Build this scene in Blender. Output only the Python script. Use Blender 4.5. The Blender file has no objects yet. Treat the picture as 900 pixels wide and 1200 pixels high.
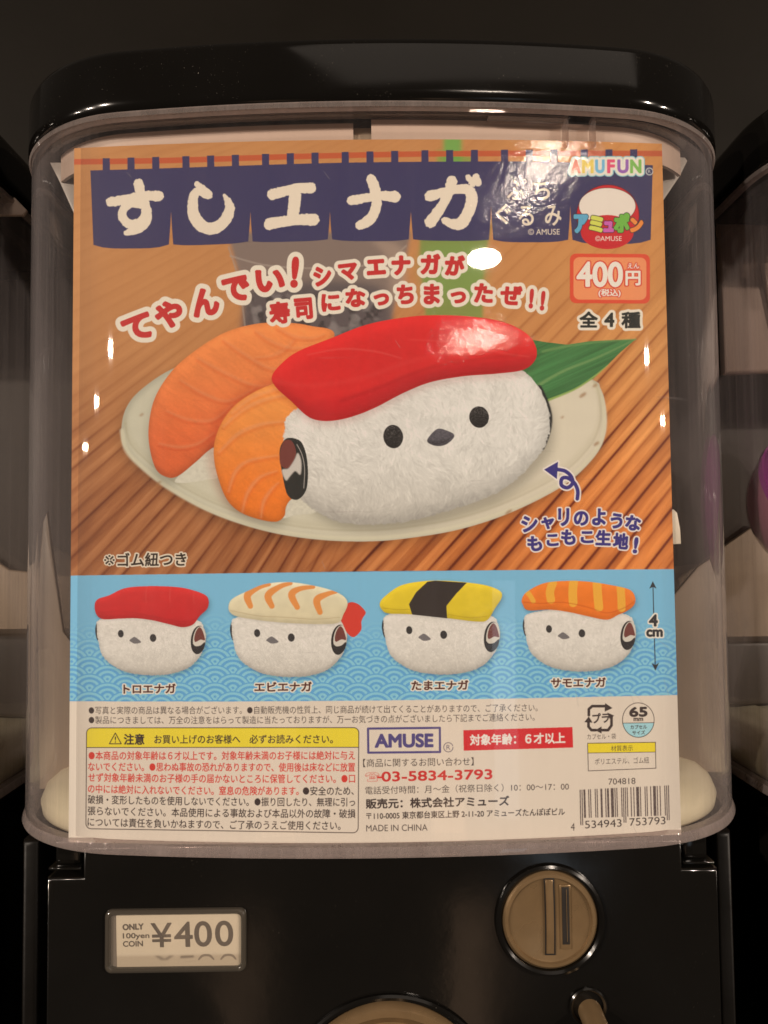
import bpy, bmesh, math, random
import numpy as np
from mathutils import Vector, Matrix

# ------------------------------------------------------------------ frame
# local frame while building: x right, y up, z towards the viewer (metres);
# B() turns it into Blender's (x, -z, y)
def B(x, y, z): return Vector((x, -z, y))

sc = bpy.context.scene
col = sc.collection

# camera
F = 900.0
CAM = np.array([0.00244, -0.02089, 0.25123])
def _rot(rx, ry, rz):
    cx, sx, cy, sy, cz, sz = math.cos(rx), math.sin(rx), math.cos(ry), math.sin(ry), math.cos(rz), math.sin(rz)
    Rx = np.array([[1,0,0],[0,cx,-sx],[0,sx,cx]]); Ry = np.array([[cy,0,sy],[0,1,0],[-sy,0,cy]])
    Rz = np.array([[cz,-sz,0],[sz,cz,0],[0,0,1]])
    return Rx @ Ry @ Rz
ROT = _rot(0.04626, -0.00567, -0.01045)
cd = bpy.data.cameras.new('camera'); cam = bpy.data.objects.new('camera', cd); col.objects.link(cam)
cd.sensor_fit = 'HORIZONTAL'; cd.sensor_width = 36.0; cd.lens = 36.0 * F / 900.0
cd.clip_start = 0.01; cd.clip_end = 60
m = Matrix.Identity(4)
for k in range(3):
    v = B(*ROT[:, k])
    for r in range(3): m[r][k] = v[r]
p = B(*CAM)
for r in range(3): m[r][3] = p[r]
cam.matrix_world = m
sc.camera = cam
sc.render.resolution_x, sc.render.resolution_y = 768, 1024

# world: dim warm air of a shop interior
w = bpy.data.worlds.new('World'); sc.world = w; w.use_nodes = True
w.node_tree.nodes['Background'].inputs[0].default_value = (1.0, 0.82, 0.66, 1)
w.node_tree.nodes['Background'].inputs[1].default_value = 0.05

sc.render.engine = 'CYCLES'
sc.cycles.use_denoising = True
sc.cycles.max_bounces = 10
sc.cycles.transparent_max_bounces = 40
sc.cycles.caustics_reflective = False
sc.cycles.caustics_refractive = False
sc.cycles.sample_clamp_indirect = 4
sc.view_settings.view_transform = 'Standard'
sc.view_settings.look = 'None'
sc.view_settings.exposure = -0.12
sc.view_settings.gamma = 1.0

def at(px, py, z):
    """point of plane z (front-parallel) under a point of the 900x1200 picture"""
    d = ROT @ np.array([(px - 450) / F, -(py - 600) / F, -1.0])
    t = (z - CAM[2]) / d[2]
    q = CAM + t * d
    return float(q[0]), float(q[1])

# lamps of the shop, behind and above the viewer, plus added fills
def lamp(name, pos, target, power, sx, sy, color, shape='ELLIPSE'):
    l = bpy.data.lights.new(name, 'AREA'); l.shape = shape; l.size = sx; l.size_y = sy
    l.energy = power; l.color = color
    o = bpy.data.objects.new(name, l); col.objects.link(o)
    a, b = B(*pos), B(*target)
    o.location = a
    o.rotation_euler = (b - a).to_track_quat('-Z', 'Y').to_euler()
    return o
WARM = (1.0, 0.84, 0.70)
lamp('ceiling_spot', (0.84, 1.29, 3.13), (0, 0, 0), 11, 0.26, 0.085, WARM)
for x_, z_, w_ in ((-3.3, 3.85, 160), (-5.5, 4.4, 150), (-9.0, 5.0, 130), (4.0, 3.7, 215), (7.3, 4.3, 190)):
    lamp('ceiling_spot', (x_, 1.3, z_), (0, 0, 0), w_, 0.10, 0.10, WARM)
lamp('overhead_fill', (0.5, 1.7, 1.3), (0, 0, 0), 3, 1.6, 0.9, WARM, 'RECTANGLE')  # unseen soft fill added overhead to even out the light
# backlit sign opposite; two low warm lights added for the panel's brown glow
lamp('backlit_sign', (0.74, -0.62, 2.4), (0.04, -0.07, 0), 0.34, 0.14, 0.66, (0.75, 0.88, 1.0), 'RECTANGLE')
lamp('panel_glow_fill', (0.34, -1.05, 2.0), (0.1, -0.2, 0), 0.22, 0.16, 0.55, (1.0, 0.62, 0.38), 'RECTANGLE')
lamp('panel_glow_fill', (-0.52, -1.10, 2.0), (-0.1, -0.2, 0), 0.18, 0.20, 0.50, (1.0, 0.62, 0.38), 'RECTANGLE')
# ------------------------------------------------------------------ the printed card: artwork
X0, Y0, X1, Y1, S = 76.0, 158.0, 804.0, 998.0, 2.5
CW, CH, SAG = 0.2, 0.23137, 0.00416
WHITE = (218, 197, 173)                     # bare paper as this light shows it
rng = np.random.default_rng(7)

def s2l(c):
    c = np.asarray(c, dtype=np.float32) / 255.0
    return np.where(c <= 0.04045, c / 12.92, ((c + 0.055) / 1.055) ** 2.4).astype(np.float32)
def l2s(c):
    c = np.clip(c, 0, 1)
    return np.where(c <= 0.0031308, c * 12.92, 1.055 * c ** (1 / 2.4) - 0.055).astype(np.float32)
WL = s2l((216, 201, 186))
def ink(c):
    """ink reflectance from a tone read off the picture, taking out the warm light"""
    return np.clip((s2l(c) - 0.006) / (WL - 0.006) * 0.80, 0.006, 0.92).astype(np.float32)

_tab = rng.random((256, 256)).astype(np.float32)
def vn(x, y, seed=0):
    xi = np.floor(x).astype(np.int32); yi = np.floor(y).astype(np.int32)
    fx = (x - xi).astype(np.float32); fy = (y - yi).astype(np.float32)
    fx = fx * fx * (3 - 2 * fx); fy = fy * fy * (3 - 2 * fy)
    xi += seed * 37; yi += seed * 91
    a = _tab[yi & 255, xi & 255]; b = _tab[yi & 255, (xi + 1) & 255]
    c = _tab[(yi + 1) & 255, xi & 255]; d = _tab[(yi + 1) & 255, (xi + 1) & 255]
    return (a * (1 - fx) + b * fx) * (1 - fy) + (c * (1 - fx) + d * fx) * fy
def fbm(x, y, seed=0, n=3):
    t = 0; a = 1.0; s = 0
    for k in range(n):
        t = t + a * vn(x * 2 ** k, y * 2 ** k, seed + k * 5); s += a; a *= 0.5
    return t / s
def sm(a, b, x):
    t = np.clip((x - a) / (b - a), 0, 1); return t * t * (3 - 2 * t)

def box1(a, r, ax):
    if r < 1: return a
    pad = [(0, 0)] * a.ndim; pad[ax] = (r + 1, r)
    c = np.cumsum(np.pad(a, pad, mode='edge'), axis=ax, dtype=np.float64)
    n = a.shape[ax]
    hi = np.take(c, np.arange(2 * r + 1, 2 * r + 1 + n), axis=ax); lo = np.take(c, np.arange(0, n), axis=ax)
    return ((hi - lo) / (2 * r + 1)).astype(np.float32)
def blur(a, sig):                      # sig in canvas pixels
    r = max(1, int(round(sig)))
    for _ in range(3):
        a = box1(box1(a, r, 0), r, 1)
    return a

def catmull(pts, n=8, closed=True):
    P = np.asarray(pts, dtype=float); out = []
    N = len(P)
    rngi = range(N) if closed else range(N - 1)
    for i in rngi:
        if closed: p0, p1, p2, p3 = P[(i-1) % N], P[i], P[(i+1) % N], P[(i+2) % N]
        else: p0, p1, p2, p3 = P[max(i-1, 0)], P[i], P[i+1], P[min(i+2, N-1)]
        for k in range(n):
            t = k / n
            out.append(0.5 * ((2*p1) + (-p0+p2)*t + (2*p0-5*p1+4*p2-p3)*t*t + (-p0+3*p1-3*p2+p3)*t**3))
    if not closed: out.append(P[-1])
    return np.array(out)

class Paper:
    def __init__(s, x0, y0, x1, y1, scale):
        s.x0, s.y0, s.S = x0, y0, scale
        s.W = int((x1 - x0) * scale); s.H = int((y1 - y0) * scale)
        s.A = np.ones((s.H, s.W, 3), np.float32)
        gx = x0 + (np.arange(s.W) + 0.5) / scale; gy = y0 + (np.arange(s.H) + 0.5) / scale
        s.X, s.Y = np.meshgrid(gx.astype(np.float32), gy.astype(np.float32))
    def raster(s, seg, ss=3, grow=0.0, pad=2.0, rough=0.0, grow2=0.0):
        """seg: (n,2,2) edges, filled even-odd -> (alpha, slice)"""
        seg = np.asarray(seg, dtype=float)
        padp = pad + grow + grow2
        ax0 = max(int((seg[:, :, 0].min() - padp - s.x0) * s.S), 0); ay0 = max(int((seg[:, :, 1].min() - padp - s.y0) * s.S), 0)
        ax1 = min(int((seg[:, :, 0].max() + padp - s.x0) * s.S) + 2, s.W); ay1 = min(int((seg[:, :, 1].max() + padp - s.y0) * s.S) + 2, s.H)
        if ax1 <= ax0 or ay1 <= ay0: return None, None
        w, h = (ax1 - ax0) * ss, (ay1 - ay0) * ss
        q = np.empty_like(seg)
        q[:, :, 0] = ((seg[:, :, 0] - s.x0) * s.S - ax0) * ss
        q[:, :, 1] = ((seg[:, :, 1] - s.y0) * s.S - ay0) * ss
        T = np.zeros((h, w + 1), np.int32)
        a, b = q[:, 0], q[:, 1]
        sw = a[:, 1] > b[:, 1]
        lo = np.where(sw[:, None], b, a); hi = np.where(sw[:, None], a, b)
        r0 = np.ceil(lo[:, 1] - 0.5).astype(int); r1 = np.ceil(hi[:, 1] - 0.5).astype(int)
        r0c = np.clip(r0, 0, h); r1c = np.clip(r1, 0, h)
        n = np.maximum(r1c - r0c, 0)
        idx = np.repeat(np.arange(len(n)), n)
        if len(idx):
            off = np.arange(len(idx)) - np.repeat(np.cumsum(n) - n, n)
            rows = r0c[idx] + off
            dy = hi[idx, 1] - lo[idx, 1]
            x = lo[idx, 0] + (rows + 0.5 - lo[idx, 1]) * (hi[idx, 0] - lo[idx, 0]) / dy
            cx = np.clip(np.ceil(x - 0.5).astype(int), 0, w)
            np.add.at(T, (rows, cx), 1)
        M = (np.cumsum(T, axis=1)[:, :w] & 1).astype(np.float32)
        if grow > 0: M = s._dil(M, grow * s.S * ss)
        if rough > 0:
            yy, xx = np.mgrid[0:h, 0:w].astype(np.float32) / ss
            Mb = blur(M, 1.1 * ss)
            nz = 0.62 * vn(xx / 1.6, yy / 1.6, 3) + 0.38 * vn(xx / 5, yy / 5, 4)
            M = (Mb > 0.5 + (nz - 0.5) * rough).astype(np.float32)
        al = M.reshape(ay1 - ay0, ss, ax1 - ax0, ss).mean((1, 3))
        return al, (slice(ay0, ay1), slice(ax0, ax1))
    def _dil(s, M, r):
        R = int(math.ceil(r)) + 1
        h, w = M.shape
        yy, xx = np.mgrid[-R:R+1, -R:R+1]
        K = (xx*xx + yy*yy <= r*r).astype(np.float32)
        H, W = h + 2*R, w + 2*R
        f = np.fft.irfft2(np.fft.rfft2(M, (H, W)) * np.fft.rfft2(K, (H, W)), (H, W))
        return (f[R:R+h, R:R+w] > 0.5).astype(np.float32)
    def put(s, al, sl, c, op=1.0):
        if al is None: return
        c = ink(c) if isinstance(c, tuple) else c
        a = (al * op)[..., None]
        s.A[sl] = s.A[sl] * (1 - a) + c * a
    def poly(s, pts, c=None, smooth=False, ss=2, blurpx=0.0, op=1.0, rough=0.0, n=8, pad=2.0):
        P = catmull(pts, n) if smooth else np.asarray(pts, float)
        seg = np.stack([P, np.roll(P, -1, 0)], 1)
        al, sl = s.raster(seg, ss, pad=pad + blurpx * 2.5, rough=rough)
        if blurpx > 0 and al is not None: al = blur(al, blurpx * s.S)
        if c is not None: s.put(al, sl, c, op)
        return al, sl
    def full(s, al, sl):
        M = np.zeros((s.H, s.W), np.float32)
        if al is not None: M[sl] = al
        return M
    def stroke(s, pts, widths, c, smooth=True, rough=0.0, outline=0, oc=None, n=8, op=1.0, ss=3, blurpx=0):
        """brush stroke with a width at each point"""
        P = np.asarray(pts, float); wd = np.asarray(widths, float) if hasattr(widths, '__len__') else np.full(len(P), widths)
        Q = catmull(np.c_[P, wd], n, closed=False) if smooth else np.c_[P, wd]
        if smooth is False or len(Q) < 3:
            t = np.linspace(0, 1, 12); Q = np.concatenate([Q[i] + (Q[i+1] - Q[i]) * t[:, None] for i in range(len(Q) - 1)])
        # union of discs + quads, by distance
        r = Q[:, 2].max() / 2 + 3 + outline
        ax0 = max(int((Q[:, 0].min() - r - s.x0) * s.S), 0); ay0 = max(int((Q[:, 1].min() - r - s.y0) * s.S), 0)
        ax1 = min(int((Q[:, 0].max() + r - s.x0) * s.S) + 1, s.W); ay1 = min(int((Q[:, 1].max() + r - s.y0) * s.S) + 1, s.H)
        sl = (slice(ay0, ay1), slice(ax0, ax1))
        xx, yy = s.X[sl], s.Y[sl]
        D = np.full(xx.shape, 1e9, np.float32)
        for i in range(len(Q) - 1):
            ax, ay, ar = Q[i]; bx, by, br = Q[i+1]
            dx, dy = bx - ax, by - ay; L = dx*dx + dy*dy + 1e-9
            t = np.clip(((xx - ax) * dx + (yy - ay) * dy) / L, 0, 1)
            d = np.hypot(xx - ax - t * dx, yy - ay - t * dy) - (ar + t * (br - ar)) / 2
            D = np.minimum(D, d)
        if rough > 0:
            D = D + (vn(xx / 0.9, yy / 0.9, 3) - 0.5) * rough + (vn(xx / 2.6, yy / 2.6, 9) - 0.5) * rough
        return D, sl
    def ink_stroke(s, pts, widths, c, outline=0, oc=None, op=1.0, soft=0.0, **k):
        D, sl = s.stroke(pts, widths, c, outline=outline, **k)
        if soft:
            s.put(np.clip(0.5 - D / soft, 0, 1), sl, c, op); return
        if outline: s.put(np.clip(0.5 - (D - outline) * s.S, 0, 1), sl, oc)
        s.put(np.clip(0.5 - D * s.S, 0, 1), sl, c, op)

_glyph = {}
def glyph(body):
    if body not in _glyph:
        cu = bpy.data.curves.new('t', 'FONT'); cu.body = body; cu.size = 1.0; cu.resolution_u = 5
        o = bpy.data.objects.new('t', cu); col.objects.link(o)
        me = o.to_mesh()
        V = np.empty(len(me.vertices) * 3); me.vertices.foreach_get('co', V); V = V.reshape(-1, 3)[:, :2]
        cnt = {}
        for pl in me.polygons:
            for e in pl.edge_keys: cnt[e] = cnt.get(e, 0) + 1
        E = np.array([e for e, k in cnt.items() if k == 1])
        o.to_mesh_clear(); bpy.data.objects.remove(o); bpy.data.curves.remove(cu)
        mn, mx = V.min(0), V.max(0)
        _glyph[body] = (((V - mn) / np.maximum(mx - mn, 1e-6))[E], (mx - mn))
    return _glyph[body]

def text(P, body, p0, p1, h, c, bold=0.0, outs=(), mid=None, ss=3, op=1.0, slant=0.0):
    g, _ = glyph(body)
    u, v = g[..., 0], g[..., 1]
    p0 = np.array(p0, float); p1 = np.array(p1, float)
    d = p1 - p0; L = np.hypot(*d); d /= L; nrm = np.array([d[1], -d[0]])      # up, away from y-down
    cen = p0 + (p1 - p0) * u[..., None]
    if mid is not None:
        cen = cen + (np.array(mid, float) - (p0 + p1) / 2) * (4 * u * (1 - u))[..., None]
    seg = cen + nrm * ((v - 0.5) * h)[..., None] + d * ((v - 0.5) * h * slant)[..., None]
    if c is None:
        return seg
    for r, oc in outs:
        P.put(*P.raster(seg, ss, grow=r + bold), oc)
    al, sl = P.raster(seg, ss, grow=bold)
    P.put(al, sl, c, op)

def char(P, ch, cx, cy, w_, h_, rot, c, bold=0.0, outs=(), phase='both'):
    a = math.radians(rot); d = np.array([math.cos(a), -math.sin(a)]) * w_ / 2
    seg = text(P, ch, (cx - d[0], cy - d[1]), (cx + d[0], cy + d[1]), h_, None)
    if phase in ('both', 'out'):
        for r, oc in outs: P.put(*P.raster(seg, 3, grow=r + bold), oc)
    if phase in ('both', 'in'):
        P.put(*P.raster(seg, 3, grow=bold), c)

def ell(cx, cy, rx, ry, rot=0, n=40):
    t = np.linspace(0, 2 * np.pi, n, endpoint=False); a = math.radians(rot)
    x, y = rx * np.cos(t), ry * np.sin(t)
    return np.c_[cx + x * math.cos(a) - y * math.sin(a), cy + x * math.sin(a) + y * math.cos(a)]

def rrect(x0, y0, x1, y1, r, n=6):
    out = []
    for cx, cy, a0 in ((x1-r, y0+r, -90), (x1-r, y1-r, 0), (x0+r, y1-r, 90), (x0+r, y0+r, 180)):
        for k in range(n + 1):
            a = math.radians(a0 + 90 * k / n); out.append((cx + r * math.cos(a), cy + r * math.sin(a)))
    return np.array(out)

# outlines (picture coordinates) used both for the print and for the card's cut pieces
NOREN_TOP = [(106,199.8),(200,197),(350,192),(450,190),(600,189.2),(680,190.6),(765,193.6)]
NOREN_SLITS = [200.5, 293.5, 386.7, 481.5, 575.5, 668.3]
def noren_outline():
    top = [tuple(q) for q in catmull(NOREN_TOP, 6, closed=False)]
    xs = [108] + NOREN_SLITS + [763.5]
    yb = [287, 286.5, 283, 280.5, 280.5, 281, 281, 281]
    dip = [4.5, 2.0, 1.5, 2.2, 1.6, 3.0, 5.0]
    bot = []
    for i in range(7):
        xa, xb = xs[i] + (2.5 if i else 1.5), xs[i+1] - (2.5 if i < 6 else 1)
        ya, yc = yb[i], yb[i+1]
        for k in range(9):
            t = k / 8; bot.append((xa + (xb - xa) * t, ya + (yc - ya) * t + dip[i] * (1 - (2*t-1)**4)))
        if i < 6: bot += [(xs[i+1] - 0.7, 262 if i < 3 else 258), (xs[i+1], 248 if i < 4 else 241), (xs[i+1] + 0.7, 262 if i < 3 else 258)]
    return top + bot[::-1]
PLATE = [(142,510),(147,480),(166,456),(205,431),(260,415),(420,400),(600,410),(690,443),(704,456),(710,480),(709,510),(695,537),(660,569),(600,600),(540,620),(480,630.5),(430,634.5),(370,632),(310,622),(250,602),(200,575),(165,548),(148,529)]
SALMON_A = [(392,394),(363,381.7),(330,378),(297,380),(263,390),(230,410),(203,433),(183,463),(175,493),(175,522),(183,550),(197,559.5),(210,557),(230,541),(252,523),(300,500),(350,450)]
SALMON_B = [(250.5,533),(253,512),(263,490),(279,472),(303,457),(332,446),(360,440),(372,480),(360,560),(337,590),(333,605),(320,611.5),(287,603),(267,587),(255,558)]
LEAF = [(745,397.5),(715,398.8),(690,400),(665,404),(640,401),(622,398),(600,420),(612,445),(642,470),(672,457.5),(695,444),(710,430),(728,412)]
PLUSH = [(341,484),(334,504),(332,531),(336,566),(353,585),(372,600),(399,611.5),(438,614.5),(477,611),(528,597.5),(574,581.5),(609,558),(633,531),(643,508),(641.5,478),(630,453),(609,433),(560,425),(480,430),(400,455)]
TUNA = [(318.6,441.7),(329,427),(349,412),(387.8,396.5),(426.7,381.4),(465.6,373.2),(504.5,369.5),(551,371),(590,377.5),(617,391),(628,406.7),(627,422),(613,433.5),(582,438),(543,441),(504.5,448),(473,460.5),(438,478.6),(407,490),(380,493.5),(360.6,488),(341,470),(323.6,454)]
BLUE_T = [(80,674.6),(260,672),(438,669.4),(610,668),(792,667)]
BLUE_B = [(79,821.8),(260,822.2),(438,821),(605,818.6),(795,814.5)]
BAR_BOX = [(669,919),(786,913),(787,972),(669,976)]
WARN_BOX = (101.5, 853, 420.5, 972)
def warn_box_pts():
    R = rrect(101.5, 853, 420.5, 971, 6)
    out = []
    for x, y in R:
        t = max(0, min(1, (y - 876) / 95)); u = (x - 101.5) / 319
        out.append((x - 0.8 * t, y - 0.3 * u + t * (5.2 * math.sin(min(1, u * 1.35) * math.pi / 2))))
    return out
BADGE = ell(712.3, 252.5, 37, 36, 0)
PRICE_BADGE = [(q[0], q[1] + (q[0]-668) * 0.006) for q in rrect(667.8, 297.2, 761.6, 355.3, 7)]
def small_tf(k):
    """placement of the four little plush pictures: scale and offset of the first one's drawing"""
    return [(1/5.0, 80.0, 660.0), (0.2115, 236.2, 654.5), (0.2135, 413.8, 650.3), (0.2045, 580.3, 652.6)][k]
SM_BODY = [(185,330),(168,385),(176,455),(200,540),(262,600),(350,640),(470,656),(590,650),(690,620),(752,570),(790,510),(806,440),(795,380),(760,335),(600,300),(350,300)]
HATS = [
 ((1/5.0, 80, 660), [(155,245),(175,210),(240,188),(330,147),(450,135),(600,137),(700,150),(795,182),(822,215),(815,265),(770,310),(730,360),(670,375),(600,360),(500,336),(400,323),(300,325),(205,328),(165,300)]),
 ((1/4.737, 250, 660), [(85,235),(110,195),(200,150),(290,115),(420,105),(560,125),(670,155),(730,190),(745,230),(722,285),(695,330),(600,338),(450,334),(300,322),(150,300),(95,275)]),
 ((1/5.0, 430, 660), [(75,235),(110,190),(200,130),(330,105),(450,102),(580,112),(700,130),(778,162),(790,200),(750,265),(705,333),(640,342),(470,322),(260,300),(130,295),(90,275)]),
 ((1/4.5, 600, 660), [(52,190),(80,150),(170,105),(290,93),(400,97),(520,115),(620,140),(650,185),(640,225),(600,255),(560,272),(500,298),(400,280),(300,258),(200,245),(85,248),(57,218)])]
def tfp(tf, pts): return [(tf[1] + x * tf[0], tf[2] + y * tf[0]) for x, y in pts]

def fur(P, mask_full, sl, n, length, ang, spread, amp, seed, thick=1):
    """short hairs: light and dark streaks scattered inside a region"""
    r = np.random.default_rng(seed)
    ys, xs = sl; h, w_ = ys.stop - ys.start, xs.stop - xs.start
    acc = np.zeros((h, w_), np.float32)
    cx = r.random(n) * w_; cy = r.random(n) * h
    fx, fy = cx / P.S / 26, cy / P.S / 26
    a = ang(cx / w_, cy / h) + (vn(fx, fy, seed) - 0.5) * 2.4 * spread + r.normal(0, 0.3 * spread, n)
    L = length * P.S * (0.6 + 0.8 * r.random(n)); sg = np.where(r.random(n) < 0.5, 1.0, -1.0) * (0.5 + r.random(n))
    for k in np.linspace(-0.5, 0.5, 22):
        bend = 0.5 * k * k
        x = cx + np.cos(a + bend) * L * k; y = cy + np.sin(a + bend) * L * k
        xi = x.astype(int); yi = y.astype(int)
        ok = (xi >= 0) & (xi < w_) & (yi >= 0) & (yi < h)
        np.add.at(acc, (yi[ok], xi[ok]), (sg * (1 - abs(k) * 1.6))[ok])
    acc = box1(box1(acc, thick, 0), thick, 1)
    return np.tanh(acc * amp)

def paint_card():
    P = Paper(X0, Y0, X1, Y1, S)
    X, Y = P.X, P.Y
    # ---- the table photograph
    base = ink((190, 128, 76)) * np.ones_like(P.A)
    tr = sm(250, 700, X)[..., None]; dn = sm(330, 640, Y)[..., None]
    base = base * (1 - dn) + dn * (ink((160, 98, 58)) * (1 - tr) + ink((214, 122, 58)) * tr)
    top = sm(520, 780, X)[..., None] * (1 - dn)
    base = base * (1 - 0.6 * top) + 0.6 * top * ink((212, 140, 72))
    P.A[:] = base
    # slats seen in perspective
    vx, vy = 700.0, 40.0
    thL = np.arctan2(Y - vy, vx - X); rL = np.hypot(X - vx, Y - vy)
    pL = thL * 44.0
    vx2, vy2 = 2300.0, -1330.0
    thR = np.arctan2(Y - vy2, vx2 - X); pR = thR * 132.0
    rR = np.hypot(X - vx2, Y - vy2)
    wR = sm(330, 460, X + (Y - 600) * 0.3)
    def slat(p, along, seed):
        k = np.floor(p); f = p - k
        jit = vn(k * 7.3 + 3, k * 0 + seed, seed)
        tone = (vn(k * 3.1, along / 160 + k, seed + 1) - 0.5)
        grain = fbm(p * 5, along / 30, seed + 2, 3) - 0.5
        gap = np.exp(-((f - 0.5 - 0.25 * (jit - 0.5)) / 0.085) ** 2)
        sh = np.exp(-((f - 0.63 - 0.25 * (jit - 0.5)) / 0.15) ** 2)
        broken = sm(0.28, 0.6, vn(k * 5.7 + 0.5, along / 90, seed + 6))
        return tone, grain, gap * (0.45 + 0.55 * broken), sh
    tl, gl, gpl, shl = slat(pL, rL, 11); t2, g2, gpr, shr = slat(pR, rR, 23)
    tone = tl * (1 - wR) + t2 * wR; grain = gl * (1 - wR) + g2 * wR; gap = gpl * (1 - wR) + gpr * wR; shd = shl * (1 - wR) + shr * wR
    foc = np.clip(sm(340, 620, Y + (X - 300) * 0.12), 0, 1)
    foc = 0.10 + 0.90 * foc
    lum = 1 + 0.62 * tone * foc + 0.50 * grain * foc - 0.10 * foc * (1 - wR)
    lum = lum * (1 + 0.16 * foc * np.exp(-((np.where(wR > 0.5, pR - np.floor(pR), pL - np.floor(pL)) - 0.12) / 0.12) ** 2))
    lum = lum * (1 - 0.95 * gap * foc * (0.75 + 0.5 * wR)) * (1 - 0.22 * shd * foc)
    lum = lum * (1 + 0.12 * (fbm(X / 60, Y / 60, 5) - 0.5))
    P.A *= np.clip(lum, 0.12, 1.6)[..., None] ** np.array([0.75, 1.05, 1.25], np.float32)
    P.A[:] = blur(P.A[..., 0], 1)[..., None] * np.array([1, 0, 0], np.float32) + P.A * np.array([0, 1, 1], np.float32)
    # out-of-focus cup and green pack behind
    def soft(pts, c, b, op=1.0, smooth=True): P.poly(pts, c, smooth=smooth, blurpx=b, op=op)
    soft([(266,272),(282,330),(288,400),(300,440),(440,430),(452,400),(470,330),(482,272)], (122,106,96), 2.0, 0.93, False)
    soft([(292,340),(296,420),(440,420),(452,345),(400,330),(330,333)], (86,76,74), 4, 0.9)
    ice = P.full(*P.poly([(292,345),(296,420),(440,420),(450,345)], None, blurpx=3))
    nz = fbm(X / 9, Y / 9, 31, 3)
    P.A *= (1 - ice * sm(0.42, 0.70, nz) * 0.50)[..., None]
    P.A += (ice * sm(0.52, 0.78, fbm(X / 13, Y / 11, 41, 2)) * 0.12)[..., None]
    P.ink_stroke([(270,300),(320,312),(400,314),(452,305),(476,288)], 2.4, (165,145,128), op=0.5)
    P.ink_stroke([(268,290),(280,330),(288,390)], 2.2, (160,142,124), op=0.45)
    soft([(436,282),(470,290),(476,340),(460,350),(452,300)], (168,140,118), 3, 0.6)
    soft([(492,262),(492,300),(500,385),(566,385),(566,330),(575,262)], (110,136,66), 1.6, 0.85, False)
    soft([(498,290),(500,340),(560,345),(566,290)], (122,150,76), 5, 0.5)
    soft([(520,160),(519,192),(541,192),(541,160)], (104,158,74), 2.0, 0.9, False)
    soft([(512,176),(512,192),(554,192),(554,184)], (110,150,66), 1.5, 0.7, False)
    # ---- plate
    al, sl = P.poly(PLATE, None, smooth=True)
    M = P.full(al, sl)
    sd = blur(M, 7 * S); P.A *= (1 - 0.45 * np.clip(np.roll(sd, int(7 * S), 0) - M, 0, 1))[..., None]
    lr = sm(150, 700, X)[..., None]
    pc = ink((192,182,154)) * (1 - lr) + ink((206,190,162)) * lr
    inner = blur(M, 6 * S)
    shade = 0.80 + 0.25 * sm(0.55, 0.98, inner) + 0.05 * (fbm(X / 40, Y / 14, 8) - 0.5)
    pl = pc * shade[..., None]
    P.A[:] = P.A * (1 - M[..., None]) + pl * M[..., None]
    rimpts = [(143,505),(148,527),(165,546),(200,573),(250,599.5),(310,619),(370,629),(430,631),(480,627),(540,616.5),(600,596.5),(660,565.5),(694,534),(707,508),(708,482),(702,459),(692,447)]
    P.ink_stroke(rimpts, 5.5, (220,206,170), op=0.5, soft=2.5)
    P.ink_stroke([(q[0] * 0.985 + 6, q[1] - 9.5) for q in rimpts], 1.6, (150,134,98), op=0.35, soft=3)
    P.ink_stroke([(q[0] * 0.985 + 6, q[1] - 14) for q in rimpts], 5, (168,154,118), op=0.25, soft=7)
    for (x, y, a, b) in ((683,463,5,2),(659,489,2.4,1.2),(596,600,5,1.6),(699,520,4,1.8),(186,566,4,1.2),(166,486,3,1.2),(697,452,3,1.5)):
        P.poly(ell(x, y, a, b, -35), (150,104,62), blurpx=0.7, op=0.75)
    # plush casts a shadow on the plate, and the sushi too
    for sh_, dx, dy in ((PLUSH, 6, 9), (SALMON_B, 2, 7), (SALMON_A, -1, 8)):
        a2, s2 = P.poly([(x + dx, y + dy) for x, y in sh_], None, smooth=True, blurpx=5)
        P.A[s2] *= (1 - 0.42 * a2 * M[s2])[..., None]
    # ---- leaf
    al, sl = P.poly(LEAF, None, smooth=False)
    xx, yy = X[sl], Y[sl]
    d = (yy - 397.5) * 0.90 + (xx - 745) * 0.40              # across the blade
    st = vn(d / 1.4, xx / 70, 4) * 0.5 + vn(d / 4, xx / 90, 6) * 0.5
    lf = ink((66,112,62)) * (0.62 + 0.75 * st)[..., None]
    P.A[sl] = P.A[sl] * (1 - al[..., None]) + lf * al[..., None]
    P.ink_stroke([(745,397.5),(700,419),(660,435),(630,452)], [1, 2, 3, 3.5], (120,150,88), op=0.7, soft=2.4)
    P.ink_stroke([(745,397.5),(712,399.8),(690,402),(662,406),(636,412)], [1, 2, 2, 3, 3], (112,146,82), op=0.6, soft=2.4)
    P.ink_stroke([(640,470),(672,457),(694,443),(712,428)], [3, 2.4, 2, 1], (150,168,84), op=0.75)
    # ---- rice ends
    for pts in ([(205,563),(225,545),(252,525),(256,557),(243,562),(215,566)], [(330,606),(338,580),(372,588),(370,600),(345,604)]):
        a2, s2 = P.poly(pts, (214,202,176), smooth=True, rough=0.6)
        P.A[s2] *= (1 - 0.22 * a2 * fbm(X[s2] / 3, Y[s2] / 3, 7))[..., None]
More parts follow.
